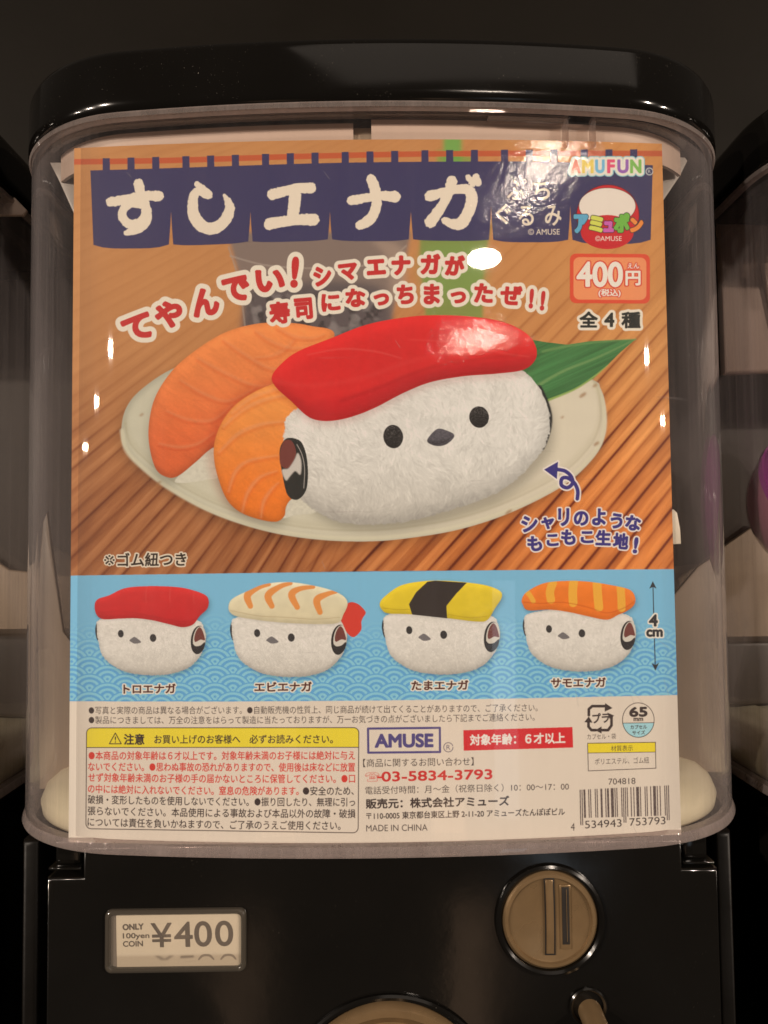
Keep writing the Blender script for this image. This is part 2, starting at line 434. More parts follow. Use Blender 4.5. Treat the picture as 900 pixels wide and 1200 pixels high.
    # ---- salmon sushi
    def salmon(pts, ca, cb, y0, y1, seed):
        al, sl = P.poly(pts, None, smooth=True)
        xx, yy = X[sl], Y[sl]
        t = sm(y0, y1, yy)[..., None]
        c = ink(ca) * (1 - t) + ink(cb) * t
        b1 = blur(al, 5 * S); ed = 1 - sm(0.45, 1.0, b1)
        gy = np.gradient(blur(al, 7 * S), axis=0) * 7 * S
        xr = xx * 0.82 + yy * 0.57; yr = -xx * 0.57 + yy * 0.82
        c = c * (1 + 0.20 * (fbm(xr / 26, yr / 5, seed + 2, 3) - 0.5) + 0.12 * (vn(xx / 1.2, yy / 1.2, seed) - 0.5))[..., None]
        c = c * (1.0 - 0.22 * ed + 0.55 * np.clip(gy, -0.3, 0.3) + 0.10 * (fbm(xx / 22, yy / 22, seed) - 0.5))[..., None]
        P.A[sl] = P.A[sl] * (1 - al[..., None]) + c * al[..., None]
        return al, sl
    def veins(lines, al, sl, op=0.4, w_=3.2):
        L = P.A.copy()
        for ln in lines:
            D, s3 = P.stroke(ln, [w_ * 0.5, w_, w_ * 0.8, w_ * 0.3][:len(ln)] if len(ln) == 4 else w_, None)
            a = np.exp(-np.clip(D + 1.8, 0, None) ** 2 / 5.0) * op
            Mm = P.full(al, sl)[s3]
            P.put(a * Mm, s3, (246,176,120))
            D2 = np.roll(D, int(2.2 * S), 0)
            P.A[s3] *= (1 - 0.16 * np.exp(-np.clip(D2, 0, None) ** 2 / 4) * Mm)[..., None] ** np.array([0.4, 1.2, 1.5], np.float32)
    al, sl = salmon(SALMON_A, (232,132,70), (216,98,52), 380, 545, 12)
    veins([[(345,398),(333,410),(318,417),(300,419)], [(300,388),(318,400),(342,408),(366,405)], [(262,398),(285,414),(318,432),(350,430)], [(232,420),(262,436),(300,452),(330,448)],
           [(212,446),(240,462),(268,470),(298,455)], [(196,482),(222,492),(250,492),(272,474)], [(187,520),(210,524),(232,520),(250,508)], [(325,384),(345,394),(365,396),(380,392)]], al, sl, 0.24)
    a2, s2 = P.poly([(x - 8, y - 3) for x, y in SALMON_B], None, smooth=True, blurpx=4)
    P.A[s2] *= (1 - 0.30 * a2)[..., None] ** np.array([0.5, 1.2, 1.3], np.float32)
    al, sl = salmon(SALMON_B, (238,142,68), (240,116,40), 450, 600, 17)
    veins([[(262,500),(285,480),(312,468),(345,462)], [(257,530),(280,508),(308,497),(335,494)], [(268,576),(276,553),(292,540),(325,534)], [(284,600),(290,578),(304,560),(324,552)], [(306,606),(309,588),(318,574),(326,566)], [(272,484),(295,466),(318,458),(340,452)]], al, sl, 0.34, 4.0)
    # ---- big plush
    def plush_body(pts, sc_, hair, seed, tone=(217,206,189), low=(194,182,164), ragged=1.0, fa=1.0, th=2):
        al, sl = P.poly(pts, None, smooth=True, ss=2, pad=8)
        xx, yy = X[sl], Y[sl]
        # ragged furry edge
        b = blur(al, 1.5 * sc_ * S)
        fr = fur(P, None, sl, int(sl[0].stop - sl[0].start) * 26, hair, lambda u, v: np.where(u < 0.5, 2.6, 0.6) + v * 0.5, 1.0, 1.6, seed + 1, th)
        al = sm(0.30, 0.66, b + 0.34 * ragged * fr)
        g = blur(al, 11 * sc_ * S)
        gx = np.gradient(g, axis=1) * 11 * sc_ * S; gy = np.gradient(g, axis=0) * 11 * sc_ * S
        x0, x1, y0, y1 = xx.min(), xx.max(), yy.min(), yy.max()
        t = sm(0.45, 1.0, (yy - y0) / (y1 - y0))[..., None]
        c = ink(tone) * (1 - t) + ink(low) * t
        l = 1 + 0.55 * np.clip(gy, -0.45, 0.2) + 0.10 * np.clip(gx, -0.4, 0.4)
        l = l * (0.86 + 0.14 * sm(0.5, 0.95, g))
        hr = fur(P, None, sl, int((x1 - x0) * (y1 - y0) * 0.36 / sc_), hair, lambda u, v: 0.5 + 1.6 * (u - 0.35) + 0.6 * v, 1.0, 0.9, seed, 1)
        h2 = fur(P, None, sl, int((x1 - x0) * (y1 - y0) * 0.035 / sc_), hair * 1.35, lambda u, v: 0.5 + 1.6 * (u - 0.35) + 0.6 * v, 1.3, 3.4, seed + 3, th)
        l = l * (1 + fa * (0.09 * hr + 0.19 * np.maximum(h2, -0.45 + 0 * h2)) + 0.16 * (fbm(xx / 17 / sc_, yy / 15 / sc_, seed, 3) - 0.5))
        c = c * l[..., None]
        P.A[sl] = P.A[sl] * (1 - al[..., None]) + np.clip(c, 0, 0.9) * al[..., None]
        return al, sl
    P.poly([(630,452),(641,466),(647.5,490),(643,514),(634,528),(622,500)], (40,40,38), smooth=True, blurpx=0.4)
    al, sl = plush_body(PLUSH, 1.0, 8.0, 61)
    # left wing patch
    P.poly([(334,515),(346,514),(355,521),(360.5,543),(359.5,572),(349,585.5),(337,580),(331,556),(327.5,530)], (44,44,40), smooth=True, rough=0.3)
    P.poly([(328,531),(333,517),(342,517),(347,530),(343,543),(337,549),(329,545)], (112,58,50), smooth=True)
    P.poly([(330.5,551),(338,549),(345,539),(349,531),(353,541),(352,556),(346,552),(340,558),(335,563)], (196,182,166), smooth=True, blurpx=0.3)
    P.ink_stroke([(348,521),(354,533),(357,550),(356,572)], 0.9, (186,172,158), op=0.7)
    # face
    def eye(cx, cy, rx, ry, rot):
        a2, s2 = P.poly(ell(cx, cy, rx, ry, rot), (38,36,34), rough=0.35)
        P.A[s2] += (a2 * 0.10 * sm(0.62, 0.8, vn(X[s2] / 0.8, Y[s2] / 0.8, 5)) * sm(-1, 1, -(Y[s2] - cy) / ry))[..., None]
    eye(460.8, 511.7, 11.6, 13.8, -8); eye(561.4, 488.8, 11.6, 12.6, -8)
    a2, s2 = P.poly([(500.5,517.3),(505,509),(513,502.5),(522,504),(532.5,509.8),(527,518),(518,522.5),(508,522)], (84,78,80), smooth=True, rough=0.3, n=4)
    P.A[s2] *= (1 + a2 * (0.6 * (vn(X[s2] / 1.6, Y[s2] / 1.2, 5) - 0.45) - 0.35 * sm(513, 519, Y[s2])))[..., None]
    P.ink_stroke([(503,518),(515,519.5),(530,512)], 1.0, (48,44,46), op=0.7)
    # shadow of the topping, then the topping
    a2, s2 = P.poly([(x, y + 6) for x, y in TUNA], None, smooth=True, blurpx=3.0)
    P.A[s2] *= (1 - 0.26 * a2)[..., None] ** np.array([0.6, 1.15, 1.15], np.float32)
    al, sl = P.poly(TUNA, None, smooth=True, rough=0.15)
    xx, yy = X[sl], Y[sl]
    g = blur(al, 8 * S); gy = np.gradient(g, axis=0) * 8 * S
    edge_y = np.interp(xx, [318, 360, 420, 480, 540, 628], [447, 470, 458, 436, 424, 412])
    lowr = sm(-3, 9, yy - edge_y)
    c = ink((208,42,40)) * (1 - lowr[..., None]) + ink((196,36,38)) * lowr[..., None]
    c = c * (1 + 0.75 * np.clip(gy, -0.35, 0.25) + 0.10 * (fbm(xx / 3, yy / 3, 3, 2) - 0.5) + 0.16 * (fbm(xx / 30, yy / 22, 9) - 0.5))[..., None]
    P.A[sl] = P.A[sl] * (1 - al[..., None]) + c * al[..., None]
    for ln, o_ in (([(360,416),(400,409),(440,412),(470,420)], .35), ([(480,398),(540,402),(590,414),(620,418)], .32), ([(322,446),(360,452),(420,444),(480,424),(540,410),(600,404)], .12)):
        P.ink_stroke(ln, [0.8, 1.6, 1.6, 0.8] if len(ln) == 4 else 3.0, (228,92,82), op=o_, soft=2.4 if len(ln) == 4 else 7)
    P.ink_stroke([(400,470),(450,452),(500,432),(560,421),(605,416)], 2.6, (150,24,28), op=0.42, soft=5)
    P.ink_stroke([(363,489),(385,492),(410,487),(440,475),(475,458),(505,445.5),(545,438.5),(585,435)], 1.6, (150,22,26), op=0.5, soft=2)

    # ---- banner
    P.ink_stroke([(78,189.8),(200,188),(350,183.4),(490,180.6),(640,179.8),(785,180)], 6.6, (186,82,50), op=0.92)
    navy = (62,57,86)
    for i in range(21):
        x = 120.3 + (i // 3) * 93.35 + (i % 3) * 29.0
        yt = np.interp(x, [120, 240, 340, 430, 500, 600, 760], [185.5, 182.5, 179.5, 177.5, 176, 175.5, 175])
        P.poly([(x, yt), (x + 8.3, yt - 0.2), (x + 8.6, 200), (x + 0.2, 200)], navy)
    P.poly(noren_outline(), navy, ss=3)
    a2 = P.full(*P.poly(noren_outline(), None))
    P.A *= (1 + a2 * 0.14 * (fbm(X / 1.2, Y / 1.2, 3, 2) - 0.5))[..., None]
    cw = (226,204,176)
    def brush(strokes):
        for pts, wd in strokes:
            D, s3 = P.stroke(pts, wd, None, rough=1.0)
            P.put(np.clip(0.5 - (D - 0.75) * S, 0, 1), s3, cw)
    brush([([(130.5,236.6),(148,233.5),(166,229.5),(185.5,229.8)], [10.5, 9, 9, 11]),
           ([(162.3,215),(165.5,230),(171,244),(170.5,257),(162,267),(148.5,273)], [10, 11, 10, 13, 11.5, 5.5]),
           ([(168,240.5),(155,238.5),(145,245),(144,255),(151,262.5),(162,261),(168,255)], [8, 8, 8.5, 9, 9, 8, 7]),
           ([(231,215.5),(237.5,222.5),(243.5,228)], [5, 8.5, 10]),
           ([(241,229),(235,225.5),(228.5,226),(226,238),(227.5,253),(237,265),(251,267.5),(263,259),(269,246),(267.5,237),(263,229)], [6, 6.5, 8, 10.5, 12, 13, 12.5, 12, 10.5, 7.5, 2.5]),
           ([(319.5,228),(332,224.5),(348,221),(364,220.5)], [11.5, 10.5, 10, 11.5]),
           ([(346,222),(345,240),(342,258)], [12, 12.5, 12]),
           ([(316.5,262.5),(333,259.5),(352,257.5),(367,257.5)], [12.5, 11, 11, 13]),
           ([(435,210),(439.5,222),(441.5,237),(438,251),(430,260),(421.5,264)], [10, 11.5, 10.5, 10.5, 11, 9]),
           ([(412.5,235),(426,232.5),(444,229.5),(463,230.5)], [10, 9, 9, 12]),
           ([(504,230),(518,226),(534,222),(549,223),(553,234),(548,250),(540,262),(529,262),(521,258)], [11.5, 9.5, 9, 11, 12, 12, 12.5, 9, 6]),
           ([(529.5,212.5),(525.5,226),(517,243),(504.5,260)], [11.5, 10.5, 10, 12.5]),
           ([(548.8,208),(554,215.5)], [5.5, 6]), ([(557.5,208),(560.5,214.5)], [7, 6])])
    for ch, a, b, c_, d in (('ふ',594.5,211,614.5,234),('ち',625,210.5,644,234),('ぐ',581.5,239.5,598.5,262.5),('る',608,241.5,625,264),('み',639,241,657.5,264)):
        char(P, ch, (a+c_)/2, (b+d)/2, c_-a, d-b, 0, cw, bold=0.45)
    P.ink_stroke(ell(614.5, 212.5, 2.2, 2.2, 0, 12), 1.0, cw)
    text(P, '© AMUSE', (619,271.8), (656,271.4), 7, cw, bold=0.1)
    # ---- maker's logo
    seg = None
    lets = [('A',668.5,681,(232,136,112)),('M',681.5,696,(236,196,92)),('U',697,709,(120,176,200)),('F',711,721,(224,84,110)),('U',723,737,(150,96,160)),('N',738,752,(128,176,84))]
    for r, oc in ((4.0,(146,190,188)),(2.9,(232,214,190))):
        for ch, a, b, c_ in lets: char(P, ch, (a+b)/2, 195, b-a-2.5, 14.5, 0, c_, bold=0.9, outs=((r, oc),), phase='out')
    for ch, a, b, c_ in lets: char(P, ch, (a+b)/2, 195, b-a-2.5, 14.5, 0, c_, bold=1.0, phase='in')
    P.ink_stroke(ell(761, 201, 4, 4, 0, 16), 1.1, (190,186,176)); text(P, 'R', (759.4,201), (762.6,201), 4, (190,186,176))
    # ---- round badge (its mascot left out)
    P.poly(ell(712.3, 252.5, 37, 36.2), (104,26,30)); P.poly(ell(712.3, 252.5, 36.2, 35.4), (196,40,44))
    P.poly(ell(711.6, 241.5, 33.6, 21.6), (90,28,30)); P.poly(ell(711.6, 241.5, 33, 21), (228,208,186))
    P.poly(ell(711.6, 272, 31, 20), (196,40,44))
    bl = [('ア',673,688.5,252,272.5,(96,160,182)),('ミ',691,706,253.5,271.5,(206,202,84)),('ュ',707.5,718.5,260,271.5,(198,92,158)),('ポ',720,737,250.5,272,(112,170,66)),('ン',739,753,256,271.5,(236,132,60))]
    for r, oc in ((1.9,(60,50,50)),):
        for ch, a, b, c_, d, k in bl: char(P, ch, (a+b)/2, (c_+d)/2, b-a-1.5, d-c_-1.5, 0, k, bold=1.7, outs=((r-1.1, oc),), phase='out')
    for ch, a, b, c_, d, k in bl: char(P, ch, (a+b)/2, (c_+d)/2, b-a-1.5, d-c_-1.5, 0, k, bold=1.7, phase='in')
    text(P, '©AMUSE', (697.5,279.6), (728.5,279.4), 6, (240,214,190), bold=0.05)
    # ---- price badge
    P.poly(PRICE_BADGE, (214,76,50)); P.poly([(x + (1 if x < 715 else -1) * 4.2, y + (1 if y < 326 else -1) * 4.2) for x, y in PRICE_BADGE], (230,138,88))
    wt, rd = (236,218,192), (208,66,48)
    for b_, a_, c_, h_, bo in (('400',(676.5,321.6),(729,321.6),28,1.1),('円',(733.5,326),(750,326),16,0.7),('えん',(735.5,311.6),(749,311.6),6,0.25),('(税込)',(701.5,343.6),(727,343.6),9.4,0.3)):
        text(P, b_, a_, c_, h_, wt, bold=bo, outs=((1.5 if h_ > 10 else 1.0, rd),))
    for ch, cx, w_, h_ in (('全',689.8,20,17.5),('4',714,10.5,15.5),('種',739.4,21,18)):
        char(P, ch, cx, 374.5 + (cx-689)*0.012, w_, h_, 0, (40,42,38), bold=0.9, outs=((3.0,(228,210,184)),), phase='out')
    for ch, cx, w_, h_ in (('全',689.8,20,17.5),('4',714,10.5,15.5),('種',739.4,21,18)):
        char(P, ch, cx, 374.5 + (cx-689)*0.012, w_, h_, 0, (40,42,38), bold=0.9, phase='in')
    # ---- slogan
    red, cream = (190,48,46), (226,208,182)
    big = [('て',161,384,33,27,17),('や',198,368.5,31,29,15),('ん',240.5,354,30,30,10),('で',276.5,338.5,30,27,8),('い',316.5,329,32,24,3),('!',345.5,319,8.5,33,-4)]
    s1 = [('シ',378,323.5,20,21,8),('マ',408,318.5,21,18,7),('エ',440.7,313,21,16.5,4),('ナ',470,311,21,21,2),('ガ',504.5,309.5,22,22,0),('が',533,311,22,22,-2)]
    s2_ = [('寿',327.7,366.5,23,24,7),('司',355.7,361.8,20,23,5),('に',387.6,354.5,21,19,4),('な',416.6,349,22,20,3),('っ',446.9,351,17,13,2),('ち',474.9,345,19,21,0),('ま',506,344.7,18,22,0),('っ',537,348.6,17,13,-2),('た',566.7,343.5,21,21,-3),('ぜ',599,346,24,21,-5),('!',622.7,350,5,21,-5),('!',636,352.5,5,21,-6)]
    for L, bo, ou in ((big, 2.1, 5.6), (s1, 1.6, 4.2), (s2_, 1.45, 4.2)):
        for ch, cx, cy, w_, h_, ro in L: char(P, ch, cx, cy, w_ * 1.08 - 2*bo, h_ * 1.12 - 2*bo, ro, red, bold=bo, outs=((ou, cream),), phase='out')
    for L, bo in ((big, 2.1), (s1, 1.6), (s2_, 1.45)):
        for ch, cx, cy, w_, h_, ro in L: char(P, ch, cx, cy, w_ * 1.08 - 2*bo, h_ * 1.12 - 2*bo, ro, red, bold=bo, phase='in')
    # ---- blue note and arrow
    nb, wo = (58,50,112), (226,208,192)
    curl = [(652,550),(662,552),(669,558),(671,566),(665,571.5),(658,568.5),(658.5,561),(665,560),(673,566),(677,575),(676.5,584.5)]
    D, s3 = P.stroke(curl, 4.4, None, outline=3)
    al, sl = P.raster(np.stack([np.array([(637.5,550.3),(654,541),(652.6,561.5)]), np.roll(np.array([(637.5,550.3),(654,541),(652.6,561.5)]), -1, 0)], 1), 3, grow=1.8)
    P.put(al, sl, wo); P.put(np.clip(0.5 - (D - 1.7) * S, 0, 1), s3, wo)
    P.poly([(637.5,550.3),(654,541),(652.6,561.5)], nb, ss=3); P.put(np.clip(0.5 - D * S, 0, 1), s3, nb)
    note = [('シ',620.6,613.7,19,19,6),('ャ',641.9,613,15,14,3),('リ',660.6,606,13,21,0),('の',681,607.5,17,17,0),('よ',702,605.8,16,20,-2),('う',722.5,610.5,14,18,-4),('な',741.9,612.8,18,18,-6),
            ('も',626.5,637,17,18,6),('こ',647.5,633,14,14,2),('も',666,629.5,17,18,0),('こ',688,629.5,15,14,0),('生',707,630.2,18,18,-2),('地',727.5,634,18,19,-5),('!',745,639,5,19,-8)]
    for ph in ('out', 'in'):
        for ch, cx, cy, w_, h_, ro in note: char(P, ch, cx, cy, w_-1.6, h_-1.6, ro, nb, bold=1.05, outs=((1.6, wo),), phase=ph)
    text(P, 'ゴム紐つき', (138,656), (218,655), 15.5, (52,42,34), bold=0.5, outs=((1.6,(220,200,172)),)); text(P, '※', (122,656.4), (134.5,656.4), 12, (52,42,34), bold=0.1, outs=((1.2,(220,200,172)),))
    # ---- blue wave band
    P.poly(BLUE_T + BLUE_B[::-1], (122,176,204))
    bm = P.full(*P.poly(BLUE_T + BLUE_B[::-1], None))
    lr = sm(80, 420, X)
    dk = ink((92,152,192)); lt = ink((136,190,216))
    r = 21.0
    best = np.full(X.shape, -1.0, np.float32); val = np.zeros(X.shape, np.float32)
    j0 = 0
    for j in range(11):                             # rows, nearer rows lie over farther ones
        yc = 728.0 + j * 10.3
        ox = (j % 2) * r
        xc = np.round((X - ox) / (2 * r)) * 2 * r + ox
        q = np.hypot((X - xc) / r, (Y - yc - 6) / (r * 0.80))
        ins = (q < 1.0) & (Y < yc + 30)
        ring = np.clip(0.55 + (np.cos(q * 2 * np.pi * 3.0)) * 1.6, 0, 1)
        val = np.where(ins, ring, val); best = np.where(ins, 1.0, best)
    fade = sm(712, 775, Y - 6 * np.sin(X / 60)) * np.clip(best, 0, 1)
    k = (bm * fade * 0.85)[..., None]
    P.A[:] = P.A * (1 - k) + k * (dk * val[..., None] + lt * (1 - val[..., None]))
    # ---- four little plushes
    for kx in range(4):
        tf = small_tf(kx); hs, hp = HATS[kx]
        body = tfp(tf, SM_BODY); hat = tfp(hs, hp)
        for pts in (body, hat):
            a2, s2 = P.poly([(x + 2.2, y + 2.6) for x, y in pts], None, smooth=True, blurpx=2.4)
            P.A[s2] *= (1 - 0.42 * a2)[..., None]
        P.poly(tfp(tf, [(190,335),(165,355),(158,400),(172,452),(195,440),(200,380)]), (52,48,46), smooth=True)
        plush_body(body, 0.33, 2.2, 90 + kx * 7, tone=(217,204,186), low=(194,181,163), ragged=0.6, fa=0.5, th=1)
        ex = [(308,413,17,22),(497,438,19,23)]
        for cx, cy, a, b in ex:
            q = tfp(tf, [(cx, cy)])[0]; P.poly(ell(q[0], q[1], a * tf[0], b * tf[0], -5), (56,52,50))
        P.poly(tfp(tf, [(358,452),(376,437),(390,432),(410,445),(427,462),(408,470),(385,471),(370,462)]), (112,104,100), smooth=True, n=3)
        a2, s2 = P.poly(tfp(tf, ell(762, 450, 44, 84, 6)), (46,42,40))
        P.poly(tfp(tf, ell(768, 446, 37, 76, 6)), (206,192,172))
        P.poly(tfp(tf, [(768,375),(785,390),(798,430),(800,452),(775,448),(745,462),(738,440),(748,400)]), (112,60,52), smooth=True, n=3)
        P.poly(tfp(tf, [(728,470),(745,486),(775,482),(800,462),(795,500),(770,528),(745,520),(730,498)]), (50,46,44), smooth=True, n=3)
        cc = [((206,52,48),(190,40,42)), ((222,206,168),(212,192,150)), ((226,192,48),(214,182,44)), ((232,120,44),(236,112,36))][kx]
        if kx == 1: P.poly(tfp(hs, [(700,290),(748,222),(800,225),(845,270),(832,300),(822,325),(820,372),(780,410),(745,390),(720,340)]), (206,62,48), smooth=True)
        # shadow below the topping on the body
        a2, s2 = P.poly([(x, y + 2) for x, y in hat], None, smooth=True, blurpx=1.0); P.A[s2] *= (1 - 0.18 * a2)[..., None]
        al, sl = P.poly(hat, None, smooth=True)
        xx, yy = X[sl], Y[sl]
        t = ((yy - yy.min()) / (yy.max() - yy.min()))[..., None]
        g = blur(al, 3.2 * S); gy = np.gradient(g, axis=0) * 3.2 * S
        c = (ink(cc[0]) * (1 - t) + ink(cc[1]) * t) * (1 + 0.6 * np.clip(gy, -0.4, 0.25) + 0.16 * (fbm(xx / 8, yy / 6, 3 + kx) - 0.5))[..., None]
        P.A[sl] = P.A[sl] * (1 - al[..., None]) + c * al[..., None]
        mh = P.full(al, sl)
        def band(pts, wd, cl, op=0.95):
            D, s3 = P.stroke(tfp(hs, pts), [q * hs[0] for q in wd], None)
            P.put(np.clip(0.5 - D * S * 0.6, 0, 1) * mh[s3], s3, cl, op)
        if kx == 0:
            for xs_ in (460, 600, 740): band([(xs_, 135), (xs_ - 5, 190), (xs_ - 2, 240)], [3, 4, 2], (214,96,84), 0.35)
            band([(175,290),(330,282),(500,312),(650,340),(740,330)], [5]*5, (150,34,36), 0.35)
        if kx == 1:
            for q in ([(310,118),(250,135),(190,178),(206,238)], [(430,112),(370,130),(305,178),(325,238)], [(556,132),(480,142),(435,175),(466,244)], [(682,158),(630,172),(575,205),(592,272)]):
                band(q, [20, 28, 40, 30], (220,128,48), 0.9)
            band([(95,262),(250,292),(400,300),(560,310),(700,300)], [5]*5, (168,142,104), 0.5)
        if kx == 2:
            P.poly(tfp(hs, [(355,108),(400,102),(585,114),(522,180),(466,250),(470,323),(265,301),(246,240),(288,170)]), (56,48,44))
            band([(90,262),(180,272),(250,270)], [4]*3, (160,124,26), 0.6); band([(475,300),(600,318),(700,312)], [4]*3, (160,124,26), 0.6)
        if kx == 3:
            for q, wd in (([(80,150),(98,175),(112,200)], 26), ([(215,105),(200,150),(205,192)], 44), ([(325,98),(320,150),(322,208)], 46), ([(448,104),(452,170),(458,232)], 46), ([(572,128),(576,180),(578,236)], 42)):
                band(q, [wd]*3, (232,168,60), 0.85)
            band([(60,205),(150,212),(250,206),(330,216),(420,238),(500,262),(590,236),(645,200)], [5]*8, (188,74,26), 0.6)
    bn = (84,44,36)
    for s_, a_, b_, y_ in (('トロエナガ',145,205.5,807),('エビエナガ',298.5,365,804.8),('たまエナガ',482.5,548.5,803),('サモエナガ',646,709.5,799.8)):
        text(P, s_, (a_, y_ + .3), (b_, y_ - .3), 10.6, bn, bold=0.5, outs=((1.4,(226,210,186)),))
    blk = (52,48,48)
    P.ink_stroke([(765.2,688),(766.5,735),(767.8,779)], 1.1, blk)
    P.poly([(765,681),(769.5,690),(765.2,687.6),(760.8,690)], blk); P.poly([(768,786),(772.4,776.5),(768,779.4),(763.6,776.8)], blk)
    for ph in ('out', 'in'):
        char(P, '4', 765.6, 727, 9, 13, 0, blk, bold=0.8, outs=((1.7,(228,212,190)),), phase=ph)
        char(P, 'cm', 767, 742, 18, 7.5, 0, blk, bold=0.8, outs=((1.7,(228,212,190)),), phase=ph)

    # ---- information panel
    P.poly([(q[0], q[1]) for q in BLUE_B] + [(803,997),(77,997)], WHITE)
    tb = (62,50,46); tr_ = (204,58,48)
    text(P, '●写真と実際の商品は異なる場合がございます。●自動販売機の性質上、同じ商品が続けて出てくることがありますので、ご了承ください。', (104,832.3), (630,829), 9.4, tb, bold=0.08, mid=(367,831.6))
    text(P, '●製品につきましては、万全の注意をはらって製造に当たっておりますが、万一お気づきの点がございましたら下記までご連絡ください。', (104,843.6), (626.5,840), 9.4, tb, bold=0.08, mid=(367,843.2))
    wb = warn_box_pts()
    def frame(pts, wd, c_, closed=True):
        Q = np.array(list(pts) + [pts[0]] if closed else pts)
        D, s3 = P.stroke(Q, wd, None, smooth=False)
        P.put(np.clip(0.5 - D * S, 0, 1), s3, c_)
    al, sl = P.poly(wb, None, ss=3)
    P.put(al * (Y[sl] < 876), sl, (228,200,56))
    frame(wb, 1.0, (70,56,50)); P.ink_stroke([(101.5,876),(420.5,875.7)], 0.9, (70,56,50))
    frame([(135.2,859),(142.2,871.6),(128.2,871.6)], 1.1, tb); text(P, '!', (134.6,866.6), (135.9,866.6), 7, tb, bold=0.2)
    text(P, '注意', (145.5,866.3), (169,866.3), 12.3, tb, bold=0.45)
    text(P, 'お買い上げのお客様へ', (181,866.3), (281.5,866.2), 10.4, tb, bold=0.2); text(P, '必ずお読みください。', (292.5,866.2), (390,866), 10.4, tb, bold=0.2)
    L = [('●本商品の対象年齢は６才以上です。対象年齢未満のお子様には絶対に与え',104,885.3,416,885,tr_),
         ('ないでください。●思わぬ事故の恐れがありますので、使用後は床などに放置',103.5,898.3,416,899,tr_),
         ('せず対象年齢未満のお子様の手の届かないところに保管してください。●口',103.5,910.8,416,912.2,tr_),
         ('の中には絶対に入れないでください。窒息の危険があります。',103.3,924,350,926.6,tr_),
         ('●安全のため、',355,926.6,414.5,926.4,tb),
         ('破損・変形したものを使用しないでください。●振り回したり、無理に引っ',103,936.6,416,939.8,tb),
         ('張らないでください。本品使用による事故および本品以外の故障・破損',103,950,416.5,953.4,tb),
         ('については責任を負いかねますので、ご了承のうえご使用ください。',102.8,963,399,967.4,tb)]
    for s_, a_, b_, c_, d_, k_ in L:
        text(P, s_, (a_, b_), (c_, d_), 10.4, k_, bold=0.22 if k_ is tr_ else 0.14, mid=((a_+c_)/2, (b_+d_)/2 + (0.9 if b_ > 905 and a_ < 200 else 0.3)))
    pu = (84,72,116)
    frame([(431.3,853.8),(515.4,852.9),(515.6,881.2),(431.6,882)], 2.6, pu)
    text(P, 'AMUSE', (440,868.2), (507,867.6), 14.8, pu, bold=1.05)
    P.ink_stroke(ell(525.4, 875.7, 5.4, 5.4, 0, 18), 0.9, (96,84,96)); text(P, 'R', (523.2,875.7), (527.7,875.7), 5.6, (96,84,96))
    P.poly([(543,855.7),(670.8,852),(671.6,876),(543.4,879.7)], (206,44,46))
    text(P, '対象年齢：６才以上', (551,867.2), (662,864.6), 12.4, (238,218,196), bold=0.5)
    # recycling mark
    q = [(690,838),(690,831),(694,827.5),(711,827.5)]; frame(q, 3.2, tb, False)
    P.poly([(709,823.8),(717.8,829.8),(708.5,834)], tb)
    frame([(716.6,839),(716.6,850),(712.6,855.6),(702,855.6)], 3.2, tb, False)
    P.poly([(711.6,835),(719.8,838.6),(714.4,842.6)], tb)
    frame([(698.4,855.6),(693,855.6),(689.6,851.5),(689.6,845)], 3.2, tb, False)
    P.poly([(684.6,846.4),(690,839.5),(694.4,846.8)], tb); P.poly([(705,851.2),(697.4,855.8),(705,859.6)], tb)
    text(P, 'プラ', (694.6,842), (713.6,840.8), 11, tb, bold=0.45)
    text(P, 'カプセル・袋', (688,863.4), (721.8,862.6), 6.6, tb, bold=0.1)
    al, sl = P.poly(ell(748, 843.8, 18.6, 20.2), None, ss=3)
    P.put(al * (Y[sl] > 847.2), sl, (160,198,196)); frame(list(ell(748, 843.8, 18.6, 20.2, 0, 36)), 0.8, tb)
    P.ink_stroke([(730,847.4),(766.4,846.8)], 0.7, tb)
    text(P, '65', (738,834.4), (758,834), 10.4, tb, bold=0.8); text(P, 'mm', (742.6,843.2), (753.4,843), 3.6, tb, bold=0.3)
    text(P, 'カプセル', (738.8,852), (758,851.6), 4.6, tb, bold=0.15); text(P, 'サイズ', (741,858.6), (755.8,858.2), 4.6, tb, bold=0.15)
    P.poly([(688.6,871),(768,869.8),(768.2,881.2),(688.8,882.4)], (230,200,48))
    frame([(688.6,871),(768,869.8),(768.6,900.2),(689.4,903.4)], 0.8, tb); P.ink_stroke([(688.8,882.4),(768.2,881.2)], 0.7, tb)
    text(P, '材質表示', (716,877), (741.6,876.6), 6.8, tb, bold=0.1)
    text(P, 'ポリエステル、ゴム紐', (697,892.4), (760.6,890.6), 7.4, tb, bold=0.12)
    text(P, '【商品に関するお問い合わせ】', (425.5,894.2), (555,892.2), 9.8, tb, bold=0.1)
    text(P, '☎', (428,910.6), (444.6,910.2), 11, tr_, bold=0.1)
    text(P, '03-5834-3793', (447.5,910.2), (576.5,907.2), 11.2, (198,50,46), bold=0.5)
    text(P, '電話受付時間：月～金（祝祭日除く）10：00～17：00', (428,926.4), (666.6,921.4), 9.4, tb, bold=0.05)
    text(P, '販売元：株式会社アミューズ', (429,942), (596.5,938.4), 11.4, tb, bold=0.4)
    text(P, '〒110-0005 東京都台東区上野 2-11-20 アミューズたんぽぽビル', (429.4,956.2), (661.8,951), 8.6, tb, bold=0.2)
    text(P, 'MADE IN CHINA', (429.2,970.6), (501,969.6), 7.6, tb, bold=0.12)
    text(P, '704818', (713,916), (744.6,915), 7.2, tb, bold=0.1)
    # barcode 4534943753793
    Lc = ['0001101','0011001','0010011','0111101','0100011','0110001','0101111','0111011','0110111','0001011']
    par = {'4': 'LGLLGG'}['4']; dg = '534943753793'
    bits = '101'
